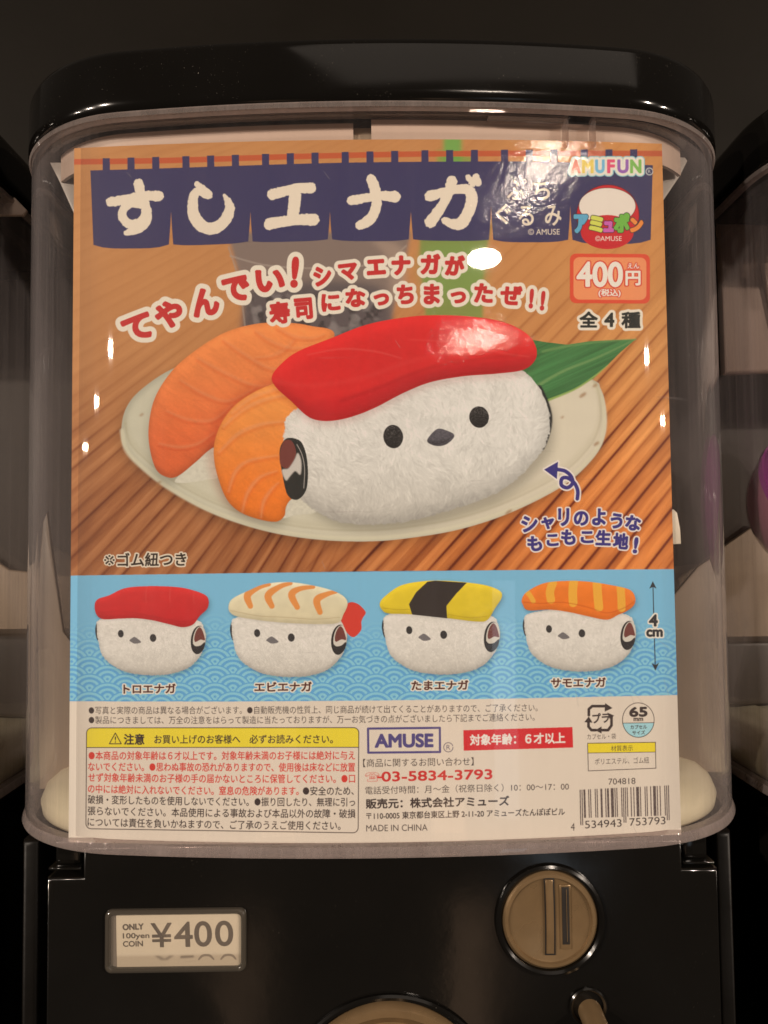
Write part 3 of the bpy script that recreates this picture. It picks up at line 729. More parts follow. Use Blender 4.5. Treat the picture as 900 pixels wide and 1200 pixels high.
    for i, ch in enumerate(dg[:6]):
        c_ = Lc[int(ch)]
        bits += c_ if par[i] == 'L' else ''.join('1' if b == '0' else '0' for b in c_)[::-1]
    bits += '01010'
    for ch in dg[6:]: bits += ''.join('1' if b == '0' else '0' for b in Lc[int(ch)])
    bits += '101'
    n = len(bits); mod = (783.8 - 679.2) / n
    for i, b in enumerate(bits):
        if b == '1':
            x = 679.2 + i * mod; g_ = i < 3 or i > n - 4 or 45 <= i < 50
            tt = i / n; yt = 925.4 - 5.2 * tt; yb = (967 - 6 * tt) if g_ else (958.6 - 3 * tt)
            P.poly([(x, yt), (x + mod * 1.02, yt), (x + mod * 1.02 + 0.9, yb), (x + 0.9, yb)], (82,66,62), ss=3)
    text(P, '4', (668.8,969), (673.6,969), 9, tb, bold=0.05); text(P, '534943', (685.4,966.4), (728.4,964.2), 9, tb, bold=0.08); text(P, '753793', (737.6,963.4), (779.8,961.4), 9, tb, bold=0.08)
    # fine scratches and print grain
    r = np.random.default_rng(5)
    for k in range(26):
        x = r.uniform(110, 780); y = r.uniform(200, 970); a = r.uniform(0.6, 1.4); l = r.uniform(3, 16)
        if k < 9: x = r.uniform(640, 785); y = r.uniform(680, 970); l = r.uniform(8, 22)
        P.ink_stroke([(x, y), (x + l * math.cos(a), y + l * math.sin(a))], [0.5, 0.7], (150,140,128), op=0.38)
    P.A *= (1 + 0.035 * (rng.random(P.A.shape[:2]).astype(np.float32) - 0.5))[..., None]
    return P

def proj(P3):
    q = (P3 - CAM) @ ROT
    return 450 + F * q[..., 0] / -q[..., 2], 600 - F * q[..., 1] / -q[..., 2]

def sheet_z(x): return -SAG * (2 * x / CW) ** 2
def card_xy(px, py):
    """point of the bowed card seen at a picture point"""
    d = ROT @ np.array([(px - 450) / F, -(py - 600) / F, -1.0])
    z = 0.0
    for _ in range(12):
        t = (z - CAM[2]) / d[2]; q = CAM + t * d; z = sheet_z(q[0])
    return float(q[0]), float(q[1])

def sample(P, px, py):
    fx = np.clip((px - P.x0) * P.S - 0.5, 0, P.W - 1.001); fy = np.clip((py - P.y0) * P.S - 0.5, 0, P.H - 1.001)
    xi = fx.astype(int); yi = fy.astype(int); fx = (fx - xi)[..., None]; fy = (fy - yi)[..., None]
    A = P.A
    return (A[yi, xi] * (1-fx) + A[yi, xi+1] * fx) * (1-fy) + (A[yi+1, xi] * (1-fx) + A[yi+1, xi+1] * fx) * fy

def make_image(name, arr):
    """arr: linear reflectance, row 0 at the top"""
    h, w_ = arr.shape[:2]
    im = bpy.data.images.new(name, w_, h, alpha=False, float_buffer=False)
    px = np.ones((h, w_, 4), np.float32); px[..., :3] = l2s(arr)[::-1]
    im.pixels.foreach_set(px.ravel()); im.update(); im.pack()
    return im

def card_image():
    P = paint_card()
    Wp, Hp = 1900, 2198
    xs = (np.arange(Wp) + 0.5) / Wp * CW - CW / 2; ys = CH / 2 - (np.arange(Hp) + 0.5) / Hp * CH
    gx, gy = np.meshgrid(xs, ys)
    P3 = np.stack([gx, gy, sheet_z(gx)], -1)
    px, py = proj(P3)
    return make_image('card_print', sample(P, px, py))
# ------------------------------------------------------------------ object helpers
def tag(o, label=None, cat=None, group=None, kind=None):
    if label: o['label'] = label
    if cat: o['category'] = cat
    if group: o['group'] = group
    if kind: o['kind'] = kind
    return o
def empty(name, x=0, y=0, z=0):
    o = bpy.data.objects.new(name, None); col.objects.link(o); o.location = B(x, y, z); o.empty_display_size = 0.01
    return o
def link(name, me, mat, parent=None, smooth=True):
    o = bpy.data.objects.new(name, me); col.objects.link(o)
    if mat is not None: me.materials.append(mat)
    if smooth:
        for p_ in me.polygons: p_.use_smooth = True
    if parent is not None:
        o.parent = parent
        loc = Vector((0, 0, 0)); q = parent
        while q is not None: loc = loc + q.location; q = q.parent
        o.location = -loc                       # geometry below is written in world coordinates
        bpy_children.append(o)
    return o
bpy_children = []
def mesh(name, V, Fc, mat, parent=None, smooth=True, sharp=None):
    me = bpy.data.meshes.new(name); me.from_pydata([B(*v) for v in V], [], Fc); me.update()
    bm = bmesh.new(); bm.from_mesh(me); bmesh.ops.recalc_face_normals(bm, faces=bm.faces); bm.to_mesh(me); bm.free()
    o = link(name, me, mat, parent, smooth)
    if smooth and sharp is not None:
        me.set_sharp_from_angle(angle=math.radians(sharp))
    return o
def loft(rings, closed=True, cap0=False, cap1=False, loop=False):
    """rings: lists of equal length -> verts, faces"""
    V = [v for r in rings for v in r]; n = len(rings[0]); Fc = []
    R = len(rings)
    for i in range(R if loop else R - 1):
        j = (i + 1) % R
        for k in range(n if closed else n - 1):
            l = (k + 1) % n
            Fc.append((i*n+k, i*n+l, j*n+l, j*n+k))
    if cap0: Fc.append(tuple(range(n))[::-1])
    if cap1: Fc.append(tuple((R-1)*n + k for k in range(n)))
    return V, Fc
def lathe(name, cx, cy, prof, mat, parent, n=64, sharp=40, tilt=None):
    """prof: (radius, z) pairs round an axis that points at the viewer"""
    rings = []
    for r, z in prof:
        rings.append([(cx + max(r, 1e-5) * math.cos(2*math.pi*k/n), cy + max(r, 1e-5) * math.sin(2*math.pi*k/n), z) for k in range(n)])
    V, Fc = loft(rings)
    if tilt:                                   # shear of the axis off the wall (x, y per z)
        z0 = prof[0][1]
        V = [(x + (z - z0) * tilt[0], y + (z - z0) * tilt[1], z) for x, y, z in V]
    return mesh(name, V, Fc, mat, parent, True, sharp)
def slab(name, pts, z0, z1, mat, parent, bev=0.0, sharp=35):
    """front-parallel outline given a thickness, bevelled front edge"""
    P_ = np.array(pts); c = P_.mean(0)
    def ins(d):
        n = len(P_); out = []
        for i in range(n):
            a, b, e = P_[i-1], P_[i], P_[(i+1) % n]
            d1 = (b - a) / max(np.hypot(*(b - a)), 1e-9); d2 = (e - b) / max(np.hypot(*(e - b)), 1e-9)
            nn = np.array([-(d1+d2)[1], (d1+d2)[0]]); nn = nn / max(np.hypot(*nn), 1e-9)
            cosh = max(0.35, (nn * np.array([-d1[1], d1[0]])).sum())
            out.append(b + nn * d / cosh)
        return np.array(out)
    area = 0.5 * sum(P_[i-1][0] * P_[i][1] - P_[i][0] * P_[i-1][1] for i in range(len(P_)))
    sg = 1 if area > 0 else -1
    rings = [[(x, y, z0) for x, y in P_]]
    if bev > 0:
        rings.append([(x, y, z1 - bev) for x, y in P_])
        for a in (30, 60, 90):
            a = math.radians(a)
            rings.append([(x, y, z1 - bev * (1 - math.sin(a))) for x, y in ins(sg * bev * (1 - math.cos(a)))])
    else: rings.append([(x, y, z1) for x, y in P_])
    V, Fc = loft(rings, cap0=True, cap1=True)
    return mesh(name, V, Fc, mat, parent, True, sharp)

# ------------------------------------------------------------------ materials
def mat(name):
    m_ = bpy.data.materials.new(name); m_.use_nodes = True
    nt = m_.node_tree; bs = nt.nodes['Principled BSDF']
    return m_, nt, bs
def N(nt, t, **k):
    n = nt.nodes.new(t)
    for a, b in k.items(): setattr(n, a, b)
    return n
def coords(nt, scale=(1,1,1)):
    tc = N(nt, 'ShaderNodeTexCoord'); mp = N(nt, 'ShaderNodeMapping'); mp.inputs['Scale'].default_value = scale
    nt.links.new(tc.outputs['Object'], mp.inputs[0]); return mp.outputs[0]
def noise(nt, vec, sc_, det=3, rough=0.5):
    n = N(nt, 'ShaderNodeTexNoise'); n.inputs['Scale'].default_value = sc_; n.inputs['Detail'].default_value = det; n.inputs['Roughness'].default_value = rough
    nt.links.new(vec, n.inputs['Vector']); return n.outputs['Fac']
def ramp(nt, fac, a, b, p0=0.0, p1=1.0):
    r = N(nt, 'ShaderNodeMapRange'); r.inputs[1].default_value = p0; r.inputs[2].default_value = p1
    r.inputs[3].default_value = a; r.inputs[4].default_value = b
    nt.links.new(fac, r.inputs[0]); return r.outputs[0]
def mixc(nt, fac, a, b):
    n = N(nt, 'ShaderNodeMix', data_type='RGBA'); nt.links.new(fac, n.inputs[0])
    n.inputs[6].default_value = (*a, 1); n.inputs[7].default_value = (*b, 1); return n.outputs[2]
def math_(nt, op, a, b=None, c=None):
    n = N(nt, 'ShaderNodeMath', operation=op)
    for i, v in enumerate((a, b, c)):
        if v is None: continue
        if isinstance(v, (int, float)): n.inputs[i].default_value = v
        else: nt.links.new(v, n.inputs[i])
    return n.outputs[0]

def plastic(name, base, rough, var=0.15, dust=0.0, bump=0.0, coat=0.0, metallic=0.0, scl=40, rv=0.08):
    m_, nt, bs = mat(name)
    v = coords(nt)
    n1 = noise(nt, v, scl, 4)
    c = mixc(nt, n1, tuple(x * (1 - var) for x in base), tuple(min(1, x * (1 + var)) for x in base))
    if dust > 0:
        n2 = noise(nt, v, 2600, 1); d = ramp(nt, n2, 0, 1, 0.76, 0.82)
        big = ramp(nt, noise(nt, v, 28, 2), 0, 1, 0.48, 0.68)
        f = math_(nt, 'MULTIPLY', math_(nt, 'MULTIPLY', d, big), dust)
        mx = N(nt, 'ShaderNodeMix', data_type='RGBA'); nt.links.new(f, mx.inputs[0]); nt.links.new(c, mx.inputs[6]); mx.inputs[7].default_value = (0.5, 0.45, 0.38, 1)
        c = mx.outputs[2]
    nt.links.new(c, bs.inputs['Base Color'])
    nt.links.new(ramp(nt, noise(nt, v, scl * 0.6, 3), max(0.02, rough - rv), rough + rv, 0.3, 0.7), bs.inputs['Roughness'])
    bs.inputs['Metallic'].default_value = metallic
    bs.inputs['Coat Weight'].default_value = coat; bs.inputs['Coat Roughness'].default_value = 0.05
    if bump > 0:
        b = N(nt, 'ShaderNodeBump'); b.inputs['Distance'].default_value = bump; b.inputs['Strength'].default_value = 0.6
        nt.links.new(noise(nt, v, scl * 6, 3), b.inputs['Height']); nt.links.new(b.outputs[0], bs.inputs['Normal'])
    return m_

def clear(name, tint=(0.97, 0.965, 0.96), haze=0.03, edge=0.5, hcol=(0.42, 0.38, 0.385), rough=0.018, streak=1.0, wave=0.0):
    """thin clear styrene: see-through, mirror reflection by angle, and a scuff haze with pale side reflections painted in towards grazing"""
    m_, nt, bs = mat(name); nt.nodes.remove(bs)
    out = nt.nodes['Material Output']
    lw = N(nt, 'ShaderNodeLayerWeight'); lw.inputs['Blend'].default_value = 0.5
    fac = lw.outputs['Facing']
    f5 = math_(nt, 'MULTIPLY_ADD', math_(nt, 'POWER', fac, 5.0), 0.9, 0.042)
    v1 = coords(nt, (600, 600, 9)); v2 = coords(nt, (130, 130, 14)); v3 = coords(nt)
    st = math_(nt, 'ADD', ramp(nt, noise(nt, v1, 1.0, 3, 0.6), 0.0, 1.0, 0.42, 0.75), ramp(nt, noise(nt, v2, 1.0, 3), 0.0, 0.8, 0.4, 0.7))
    h0 = math_(nt, 'MULTIPLY_ADD', math_(nt, 'POWER', fac, 2.6), edge, haze)
    h = math_(nt, 'MULTIPLY', h0, math_(nt, 'MULTIPLY_ADD', st, 0.45 * streak, 0.70))
    # specks of dust and hair-fine scuffs
    sp = ramp(nt, noise(nt, v3, 1500, 1), 0.0, 0.5, 0.80, 0.84)
    pat = ramp(nt, noise(nt, v3, 22, 2), 0.0, 1.0, 0.45, 0.70)
    h = math_(nt, 'ADD', h, math_(nt, 'MULTIPLY', sp, pat))
    sc1 = ramp(nt, noise(nt, coords(nt, (45, 45, 900)), 1.0, 2), 0.0, 0.16, 0.70, 0.80)
    h = math_(nt, 'ADD', h, math_(nt, 'MULTIPLY', sc1, pat))
    h = math_(nt, 'MINIMUM', h, 0.9)
    tr = N(nt, 'ShaderNodeBsdfTransparent'); tr.inputs[0].default_value = (*tint, 1)
    gl = N(nt, 'ShaderNodeBsdfGlossy'); gl.inputs['Roughness'].default_value = rough
    df = N(nt, 'ShaderNodeBsdfDiffuse'); df.inputs[0].default_value = (*hcol, 1)
    tl = N(nt, 'ShaderNodeBsdfTranslucent'); tl.inputs[0].default_value = (*hcol, 1)
    m0 = N(nt, 'ShaderNodeMixShader'); m0.inputs[0].default_value = 0.5
    nt.links.new(df.outputs[0], m0.inputs[1]); nt.links.new(tl.outputs[0], m0.inputs[2])
    m1 = N(nt, 'ShaderNodeMixShader'); nt.links.new(h, m1.inputs[0]); nt.links.new(tr.outputs[0], m1.inputs[1]); nt.links.new(m0.outputs[0], m1.inputs[2])
    m2 = N(nt, 'ShaderNodeMixShader'); nt.links.new(f5, m2.inputs[0]); nt.links.new(m1.outputs[0], m2.inputs[1]); nt.links.new(gl.outputs[0], m2.inputs[2])
    if wave > 0:
        b = N(nt, 'ShaderNodeBump'); b.inputs['Distance'].default_value = wave; b.inputs['Strength'].default_value = 1
        nt.links.new(noise(nt, coords(nt, (55, 55, 20)), 1.0, 2), b.inputs['Height']); nt.links.new(b.outputs[0], gl.inputs['Normal'])
    nt.links.new(m2.outputs[0], out.inputs['Surface'])
    return m_

M_black = plastic('black_gloss_plastic', (0.0045, 0.0040, 0.0034), 0.15, 0.3, dust=0.8, bump=0.00004, scl=30)
M_lid = plastic('black_lid_plastic', (0.004, 0.0035, 0.003), 0.10, 0.3, dust=0.7, scl=30)
M_dark = plastic('dark_body_plastic', (0.006, 0.005, 0.004), 0.42, 0.3, bump=0.0001, scl=60)
M_bronze = plastic('bronze_painted_plastic', (0.225, 0.148, 0.075), 0.32, 0.24, metallic=0.5, scl=120, bump=0.00003, dust=0.3)
M_slot = plastic('slot_shadow', (0.01, 0.007, 0.005), 0.6)
M_cream = plastic('cream_plastic', (0.78, 0.70, 0.50), 0.35, 0.04, scl=60, coat=0.3)
M_beige = plastic('beige_inner_plastic', (0.42, 0.32, 0.23), 0.45, 0.10, scl=20)
M_pink = plastic('pale_collar_plastic', (0.56, 0.42, 0.34), 0.40, 0.06, scl=25)
M_reflection = plastic('pale_floor_reflection', (0.34, 0.265, 0.20), 0.4, 0.25, scl=30)  # tone of the cream floor's reflection in the case sides
M_flange = plastic('pale_grey_plastic', (0.48, 0.43, 0.38), 0.4, 0.06)
M_brown = plastic('brown_inner_plastic', (0.040, 0.030, 0.022), 0.5, 0.3, scl=14)
M_wall = plastic('dark_cabinet_paint', (0.0050, 0.0037, 0.0022), 0.6, 0.25, scl=18, bump=0.0002)
M_wall.node_tree.nodes['Principled BSDF'].inputs['Specular IOR Level'].default_value = 0.12
M_dark.node_tree.nodes['Principled BSDF'].inputs['Specular IOR Level'].default_value = 0.2
M_lid.node_tree.nodes['Principled BSDF'].inputs['Specular IOR Level'].default_value = 0.4
M_clear = clear('clear_case_plastic', haze=0.016, edge=0.56, streak=1.6)  # edge haze and streaks also paint the bright vertical side reflections
M_rim = clear('clear_rim_plastic', tint=(0.86, 0.80, 0.78), haze=0.34, edge=0.35, hcol=(0.80, 0.70, 0.68), streak=0.4)
M_rim_top = clear('clear_top_rim_plastic', tint=(0.86, 0.80, 0.78), haze=0.40, edge=0.35, hcol=(0.72, 0.62, 0.58), streak=0.4)
M_rib = clear('clear_rib_plastic', tint=(0.86, 0.80, 0.76), haze=0.14, edge=0.6, hcol=(0.5, 0.44, 0.42), streak=0.3)
M_cover = clear('clear_cover_plastic', haze=0.05, edge=0.5, hcol=(0.6, 0.56, 0.5), streak=0.3)

# ------------------------------------------------------------------ capsule machine
ZF, BOW, XC, RC = 0.0070, 0.0055, 0.0846, 0.055
DX = 0.0013
ZB = -0.235
def plan(off=0.0, nf=28, nc=22, zback=ZB):
    """outline of the case seen from above, offset inwards by off; runs left-front-right-back"""
    sl_ = math.atan(2 * BOW / XC); out = []
    ccx, ccz = XC - RC * math.sin(sl_), ZF - BOW - RC * math.cos(sl_)
    fr = []
    for k in range(nf + 1):
        x = -XC + 2 * XC * k / nf; z = ZF - BOW * (x / XC) ** 2
        a = math.atan(2 * BOW * x / XC ** 2)
        fr.append((x - off * math.sin(a), z - off * math.cos(a)))
    cr = []
    for k in range(1, nc + 1):
        a = sl_ + (math.pi / 2 - sl_) * k / nc
        cr.append((ccx + (RC - off) * math.sin(a), ccz + (RC - off) * math.cos(a)))
    side = [(ccx + RC - off, ccz + (zback + off - ccz) * t) for t in (0.33, 0.66, 1.0)]
    right = cr + side
    left = [(-x, z) for x, z in right][::-1]
    return [(x + DX, z) for x, z in left + fr + right]
def ring(off, y, **k): return [(x, y, z) for x, z in plan(off, **k)]
YB, YT, YL = -0.1176, 0.1245, 0.1470

def shift(o, dx):
    o.location.x += dx

def build_machine():
    t = empty('capsule_machine', 0, -0.30, -0.10)
    # clear case: outer skin and inner skin, bottom turned in
    V, Fc = loft([ring(0.0016, YB + 0.0003), ring(0.0004, YB + 0.0012), ring(0, YB + 0.0030), ring(0, 0.0), ring(0, YT - 0.004), ring(0, YT)])
    case = mesh('clear_case', V, Fc, M_clear, t, True, 60)
    V, Fc = loft([ring(0.0014, YB + 0.004), ring(0.0014, YT - 0.0046)])
    mesh('inner_skin', V, Fc, M_clear, case, True, 60)
    # thick lower edge of the case
    V, Fc = loft([ring(0.0010, YB - 0.0004), ring(-0.0007, YB + 0.0002), ring(-0.0010, YB + 0.0012), ring(-0.0002, YB + 0.0034), ring(0.0030, YB + 0.0036), ring(0.0034, YB)], loop=True)
    mesh('bottom_rim', V, Fc, M_rim, case, True, 50)
    V, Fc = loft([ring(-0.0006, YT - 0.0018), ring(-0.0010, YT - 0.0006), ring(-0.0002, YT + 0.0004), ring(0.0022, YT + 0.0004), ring(0.0024, YT - 0.0018)], loop=True)
    mesh('top_rim', V, Fc, M_rim_top, case, True, 50)
    # lid
    prof = [(0.0035, YT + 0.0002), (-0.0004, YT + 0.0002), (-0.0012, YT + 0.0012), (-0.0012, YT + 0.004), (-0.0010, YL - 0.0036), (-0.0002, YL - 0.0016), (0.0014, YL - 0.0004), (0.004, YL), (0.03, YL + 0.003)]
    V, Fc = loft([ring(o_, y) for o_, y in prof], cap0=True, cap1=True)
    mesh('lid', V, Fc, M_lid, t, True, 50)
    # pale collar behind the top of the case, in two lengths with a step between
    def strip(name, x0, x1, y0, y1, off, m_, th=0.0012, parent=None):
        def f(x, o_):
            if abs(x) <= XC - 0.002:
                a = math.atan(2 * BOW * x / XC ** 2); return (x - o_ * math.sin(a), ZF - BOW * (x / XC) ** 2 - o_ * math.cos(a))
            sl_ = math.atan(2 * BOW / XC); ccx, ccz = XC - RC * math.sin(sl_), ZF - BOW - RC * math.cos(sl_)
            s_ = 1 if x > 0 else -1; q = min(0.995, (abs(x) - ccx) / (RC)); a = math.asin(q)
            return (s_ * (ccx + (RC - o_) * math.sin(a)), ccz + (RC - o_) * math.cos(a))
        A_, B_ = [], []
        for k in range(41):
            x = x0 + (x1 - x0) * k / 40; A_.append(f(x, off)); B_.append(f(x, off + th))
        rings = [[(x, y0, z) for x, z in A_], [(x, y1, z) for x, z in A_], [(x, y1, z) for x, z in B_], [(x, y0, z) for x, z in B_]]
        V, Fc = loft(rings, closed=False, loop=True)
        n = 41; Fc += [(0, n, 2*n, 3*n), (n-1, 4*n-1, 3*n-1, 2*n-1)]
        return mesh(name, V, Fc, m_, parent or t, True, 40)
    strip('collar', -0.118, -0.0052, 0.1125, 0.1222, 0.0085, M_pink)
    strip('collar', 0.0010, 0.118, 0.1125, 0.1226, 0.0070, M_pink)
    strip('collar_joint', -0.0054, 0.0012, 0.100, 0.1216, 0.0105, M_beige)
    strip('clear_rib', -0.126, 0.066, 0.1222, 0.1229, 0.0030, M_rib, 0.003, case)
    strip('clear_rib', 0.076, 0.126, 0.1222, 0.1229, 0.0030, M_rib, 0.003, case)
    for x in (0.0660, 0.0755): strip('clear_rib', x, x + 0.0012, 0.1130, 0.1229, 0.0026, M_rib, 0.003, case)
    strip('clear_rib', 0.0400, 0.0668, 0.1212, 0.1218, 0.0026, M_rib, 0.003, case)
    strip('dark_band', -0.130, 0.130, 0.1226, 0.1250, 0.012, M_brown)
    # pale flanges at the two upper corners
    for s_ in (-1, 1):
        pts = [at(*q, -0.022) for q in ([(58,190),(95,190),(95,262),(86,250),(70,214)] if s_ < 0 else [(760,182),(803,184),(806,188),(797,206),(774,240),(760,250)])]
        slab('flange', pts, -0.0235, -0.022, M_flange, t, 0.0005)
    # cream floor dish with a raised rounded lip
    prof = [(0.0080, YB + 0.0010), (0.0058, YB + 0.0026), (0.0052, YB + 0.0060), (0.0068, YB + 0.0100), (0.0115, YB + 0.0140), (0.0190, YB + 0.0164), (0.026, YB + 0.0163), (0.034, YB + 0.0182), (0.036, YB + 0.0172), (0.046, YB + 0.0196), (0.048, YB + 0.0185), (0.060, YB + 0.018)]
    V, Fc = loft([[(x, yy_, min(z, -0.0072 - 0.3 * max(0, o_ - 0.0052))) for x, yy_, z in ring(o_, y)] for o_, y in prof], cap0=True, cap1=True)
    mesh('floor_dish', V, Fc, M_cream, t, True, 60)
    # inside: brown back, paler lower board, pale wedges that imitate the floor's reflection
    rb = [(-0.130, -0.112), (0.130, -0.112), (0.130, 0.122), (-0.130, 0.122)]
    slab('back_board', rb, -0.150, -0.147, M_brown, t, 0.001)
    slab('lower_board', [(-0.127, -0.110), (0.127, -0.110), (0.127, -0.034), (0.095, -0.030), (0.075, -0.016), (0.055, -0.030), (-0.040, -0.031), (-0.085, -0.010), (-0.127, -0.038)], -0.143, -0.141, M_beige, t, 0.001)
    slab('floor_reflection', [at(*q, -0.045) for q in ((46,925),(44,700),(50,612),(55,600),(60,640),(74,740),(120,800),(120,925))], -0.0465, -0.045, M_reflection, t, 0.0005)
    slab('floor_reflection', [at(*q, -0.045) for q in ((770,905),(770,720),(818,664),(832,655),(846,700),(850,905))], -0.0465, -0.045, M_reflection, t, 0.0005)
    slab('shutter_box', [(-0.125, -0.098), (-0.080, -0.098), (-0.080, -0.068), (-0.125, -0.068)], -0.141, -0.120, M_brown, t, 0.002)
    slab('shutter_box', [(0.075, -0.100), (0.126, -0.100), (0.126, -0.060), (0.075, -0.060)], -0.141, -0.118, M_brown, t, 0.003)
    # body under the case
    V, Fc = loft([ring(0.012, -0.31), ring(0.012, YB - 0.0010)], cap0=True, cap1=True)
    body = mesh('body', [(x, y, z - 0.022) for x, y, z in V], Fc, M_dark, t, True, 50)
    # front panel with stepped shoulders
    zf = -0.010
    xl, xr = at(54, 1100, zf)[0], at(844, 1100, zf)[0]
    nl, yl = at(97, 1029, zf); nr, yr = at(800, 1019, zf)
    pts = [(xl, -0.31), (xr, -0.31), (xr, yr), (nr, yr), (nr, -0.1195), (nl, -0.1195), (nl, yl), (xl, yl)]
    slab('front_panel', pts, zf - 0.030, zf, M_black, t, 0.0011)
    for s_, x0, x1, y1 in ((-1, xl + 0.0006, nl - 0.0024, yl + 0.0022), (1, nr + 0.0020, xr - 0.0012, yr + 0.0012)):
        b_ = slab('hinge_block', [(x0, y1), (x1, y1), (x1, -0.1192), (x0, -0.1192)], zf - 0.026, zf - 0.005, M_black, t, 0.0012)
        slab('ledge', [(x0 - 0.001, y1 - 0.0005), (x1 + 0.001, y1 - 0.0005), (x1 + 0.001, y1 + 0.0003), (x0 - 0.001, y1 + 0.0003)], zf - 0.012, zf - 0.0022, M_black, b_, 0.0003)
    slab('side_rail', [(-0.1290, -0.31), (-0.1225, -0.31), (-0.1225, -0.126), (-0.1290, -0.126)], -0.06, -0.034, M_dark, t, 0.002)
    slab('side_rail', [(0.1240, -0.31), (0.1300, -0.31), (0.1300, -0.126), (0.1240, -0.126)], -0.06, -0.034, M_dark, t, 0.002)
    # coin dial
    cx, cy = at(644, 1077, zf)
    dial = lathe('coin_dial', cx, cy, [(0.0182, zf - 0.001), (0.0184, zf + 0.0004), (0.0180, zf + 0.0014), (0.0171, zf + 0.0018), (0.0163, zf + 0.0012), (0.0160, zf - 0.0008), (0.0157, zf - 0.003)], M_black, t)
    face = lathe('dial_face', cx, cy, [(0.0161, zf - 0.0030), (0.0160, zf + 0.0002), (0.0150, zf + 0.0013), (0.0140, zf + 0.0014), (0.0136, zf + 0.0006), (0.0130, zf + 0.0004), (0.0, zf + 0.0004)], M_bronze, dial)
    def bar(name, px0, py0, px1, py1, z0, z1, m_, bev=0.0002, bend=0.0):
        a = at(px0, py0, z1); b = at(px1, py1, z1)
        n = 8; L_ = []; R_ = []
        for k in range(n + 1):
            t_ = k / n; y = a[1] + (b[1] - a[1]) * t_; o_ = bend * (1 - (2*t_-1)**2)
            L_.append((a[0] + o_, y)); R_.append((b[0] + o_, y))
        return slab(name, L_ + R_[::-1], z0, z1, m_, dial, bev)
    bar('bar_groove', 637.2, 1029.5, 651.2, 1119.5, zf, zf + 0.0009, M_slot, 0.0001, 0.0002)
    bar('return_bar', 639, 1031.5, 649.6, 1118, zf + 0.0005, zf + 0.0016, M_bronze, 0.0003, 0.0002)
    bar('slot_surround', 655.5, 1037, 670.5, 1113, zf, zf + 0.0009, M_bronze, 0.0004)
    bar('coin_slot', 658.3, 1040, 668, 1107, zf + 0.0005, zf + 0.0012, M_slot, 0.0001)
    bar('coin_slot', 663.6, 1042, 665.0, 1104, zf + 0.0009, zf + 0.00135, M_bronze, 0.0001)
    # coin return push rod
    rx, ry = at(689, 1179, zf)
    push = lathe('return_button', rx, ry, [(0.0062, zf - 0.001), (0.0063, zf + 0.0008), (0.0058, zf + 0.0012), (0.0051, zf + 0.0006), (0.0050, zf - 0.004), (0.0, zf - 0.004)], M_black, t, 40)
    lathe('push_rod', rx + 0.0002, ry - 0.0004, [(0.0039, zf - 0.004), (0.0038, zf + 0.010), (0.0034, zf + 0.0128), (0.0022, zf + 0.0142), (0.0, zf + 0.0146)], M_bronze, push, 40, 50, tilt=(0.10, -0.30))
    # turning knob, most of it below the picture
    kx, ky = at(458, 1296, zf)
    kn = lathe('turning_knob', kx, ky, [(0.0362, zf - 0.001), (0.0362, zf + 0.0012), (0.0355, zf + 0.0018), (0.0345, zf + 0.0016), (0.0340, zf + 0.0002), (0.0, zf)], M_black, t, 96)
    lathe('knob_dish', kx, ky, [(0.0338, zf - 0.001), (0.0336, zf + 0.0014), (0.0322, zf + 0.0030), (0.0300, zf + 0.0030), (0.0270, zf + 0.0004), (0.0, zf + 0.0002)], M_bronze, kn, 96)
    g = rrect(kx - 0.0055, ky - 0.024, kx + 0.0055, ky + 0.024, 0.005)
    slab('grip', list(map(tuple, g)), zf, zf + 0.016, M_bronze, kn, 0.003)
    # price holder
    q = [at(*p_, zf) for p_ in ((122.5, 1065.5), (288.5, 1062.5), (289.5, 1137), (125, 1139.5))]
    (ax, ay), (bx, by), (cx2, cy2), (dx_, dy_) = q
    w2, h2 = (bx - ax + cx2 - dx_) / 4, (ay - dy_ + by - cy2) / 4; px_, py_ = (ax + bx + cx2 + dx_) / 4, (ay + by + cy2 + dy_) / 4
    def rr(s1, r): return [tuple(v) for v in rrect(px_ - w2 + s1, py_ - h2 + s1, px_ + w2 - s1, py_ + h2 - s1, r)]
    def rg(s1, z, r): return [(x, y, z) for x, y in rr(s1, r)]
    V, Fc = loft([rg(0, zf - 0.001, 0.0022), rg(0, zf + 0.0008, 0.0022), rg(0.0004, zf + 0.0014, 0.0020), rg(0.0012, zf + 0.0016, 0.0016), rg(0.0017, zf + 0.0012, 0.0013), rg(0.0019, zf + 0.0003, 0.0012), rg(0.0019, zf - 0.001, 0.0012)], loop=True)
    holder = mesh('price_holder', V, Fc, M_holder, t, True, 50)
    slab('holder_back', rr(0.0018, 0.001), zf - 0.0012, zf + 0.0001, M_holder_back, holder, 0)
    tg = [at(*p_, zf) for p_ in ((136.5, 1070.5), (282, 1069), (283.5, 1131.5), (137.5, 1133))]
    me = bpy.data.meshes.new('price_ticket'); V_ = [B(x, y, zf + 0.0002) for x, y in tg] + [B(x, y, zf + 0.0004) for x, y in tg]
    me.from_pydata(V_, [], [(4, 7, 6, 5), (0, 1, 2, 3), (0, 4, 5, 1), (1, 5, 6, 2), (2, 6, 7, 3), (3, 7, 4, 0)])
    uv = me.uv_layers.new(name='print')
    uvm = [(0, 1), (1, 1), (1, 0), (0, 0)]
    for lp in me.loops: uv.data[lp.index].uv = uvm[lp.vertex_index % 4]
    link('price_ticket', me, M_ticket, holder, False)
    slab('clear_cover', rr(0.0016, 0.0013), zf + 0.0007, zf + 0.0012, M_cover, holder, 0.0002)
    return t

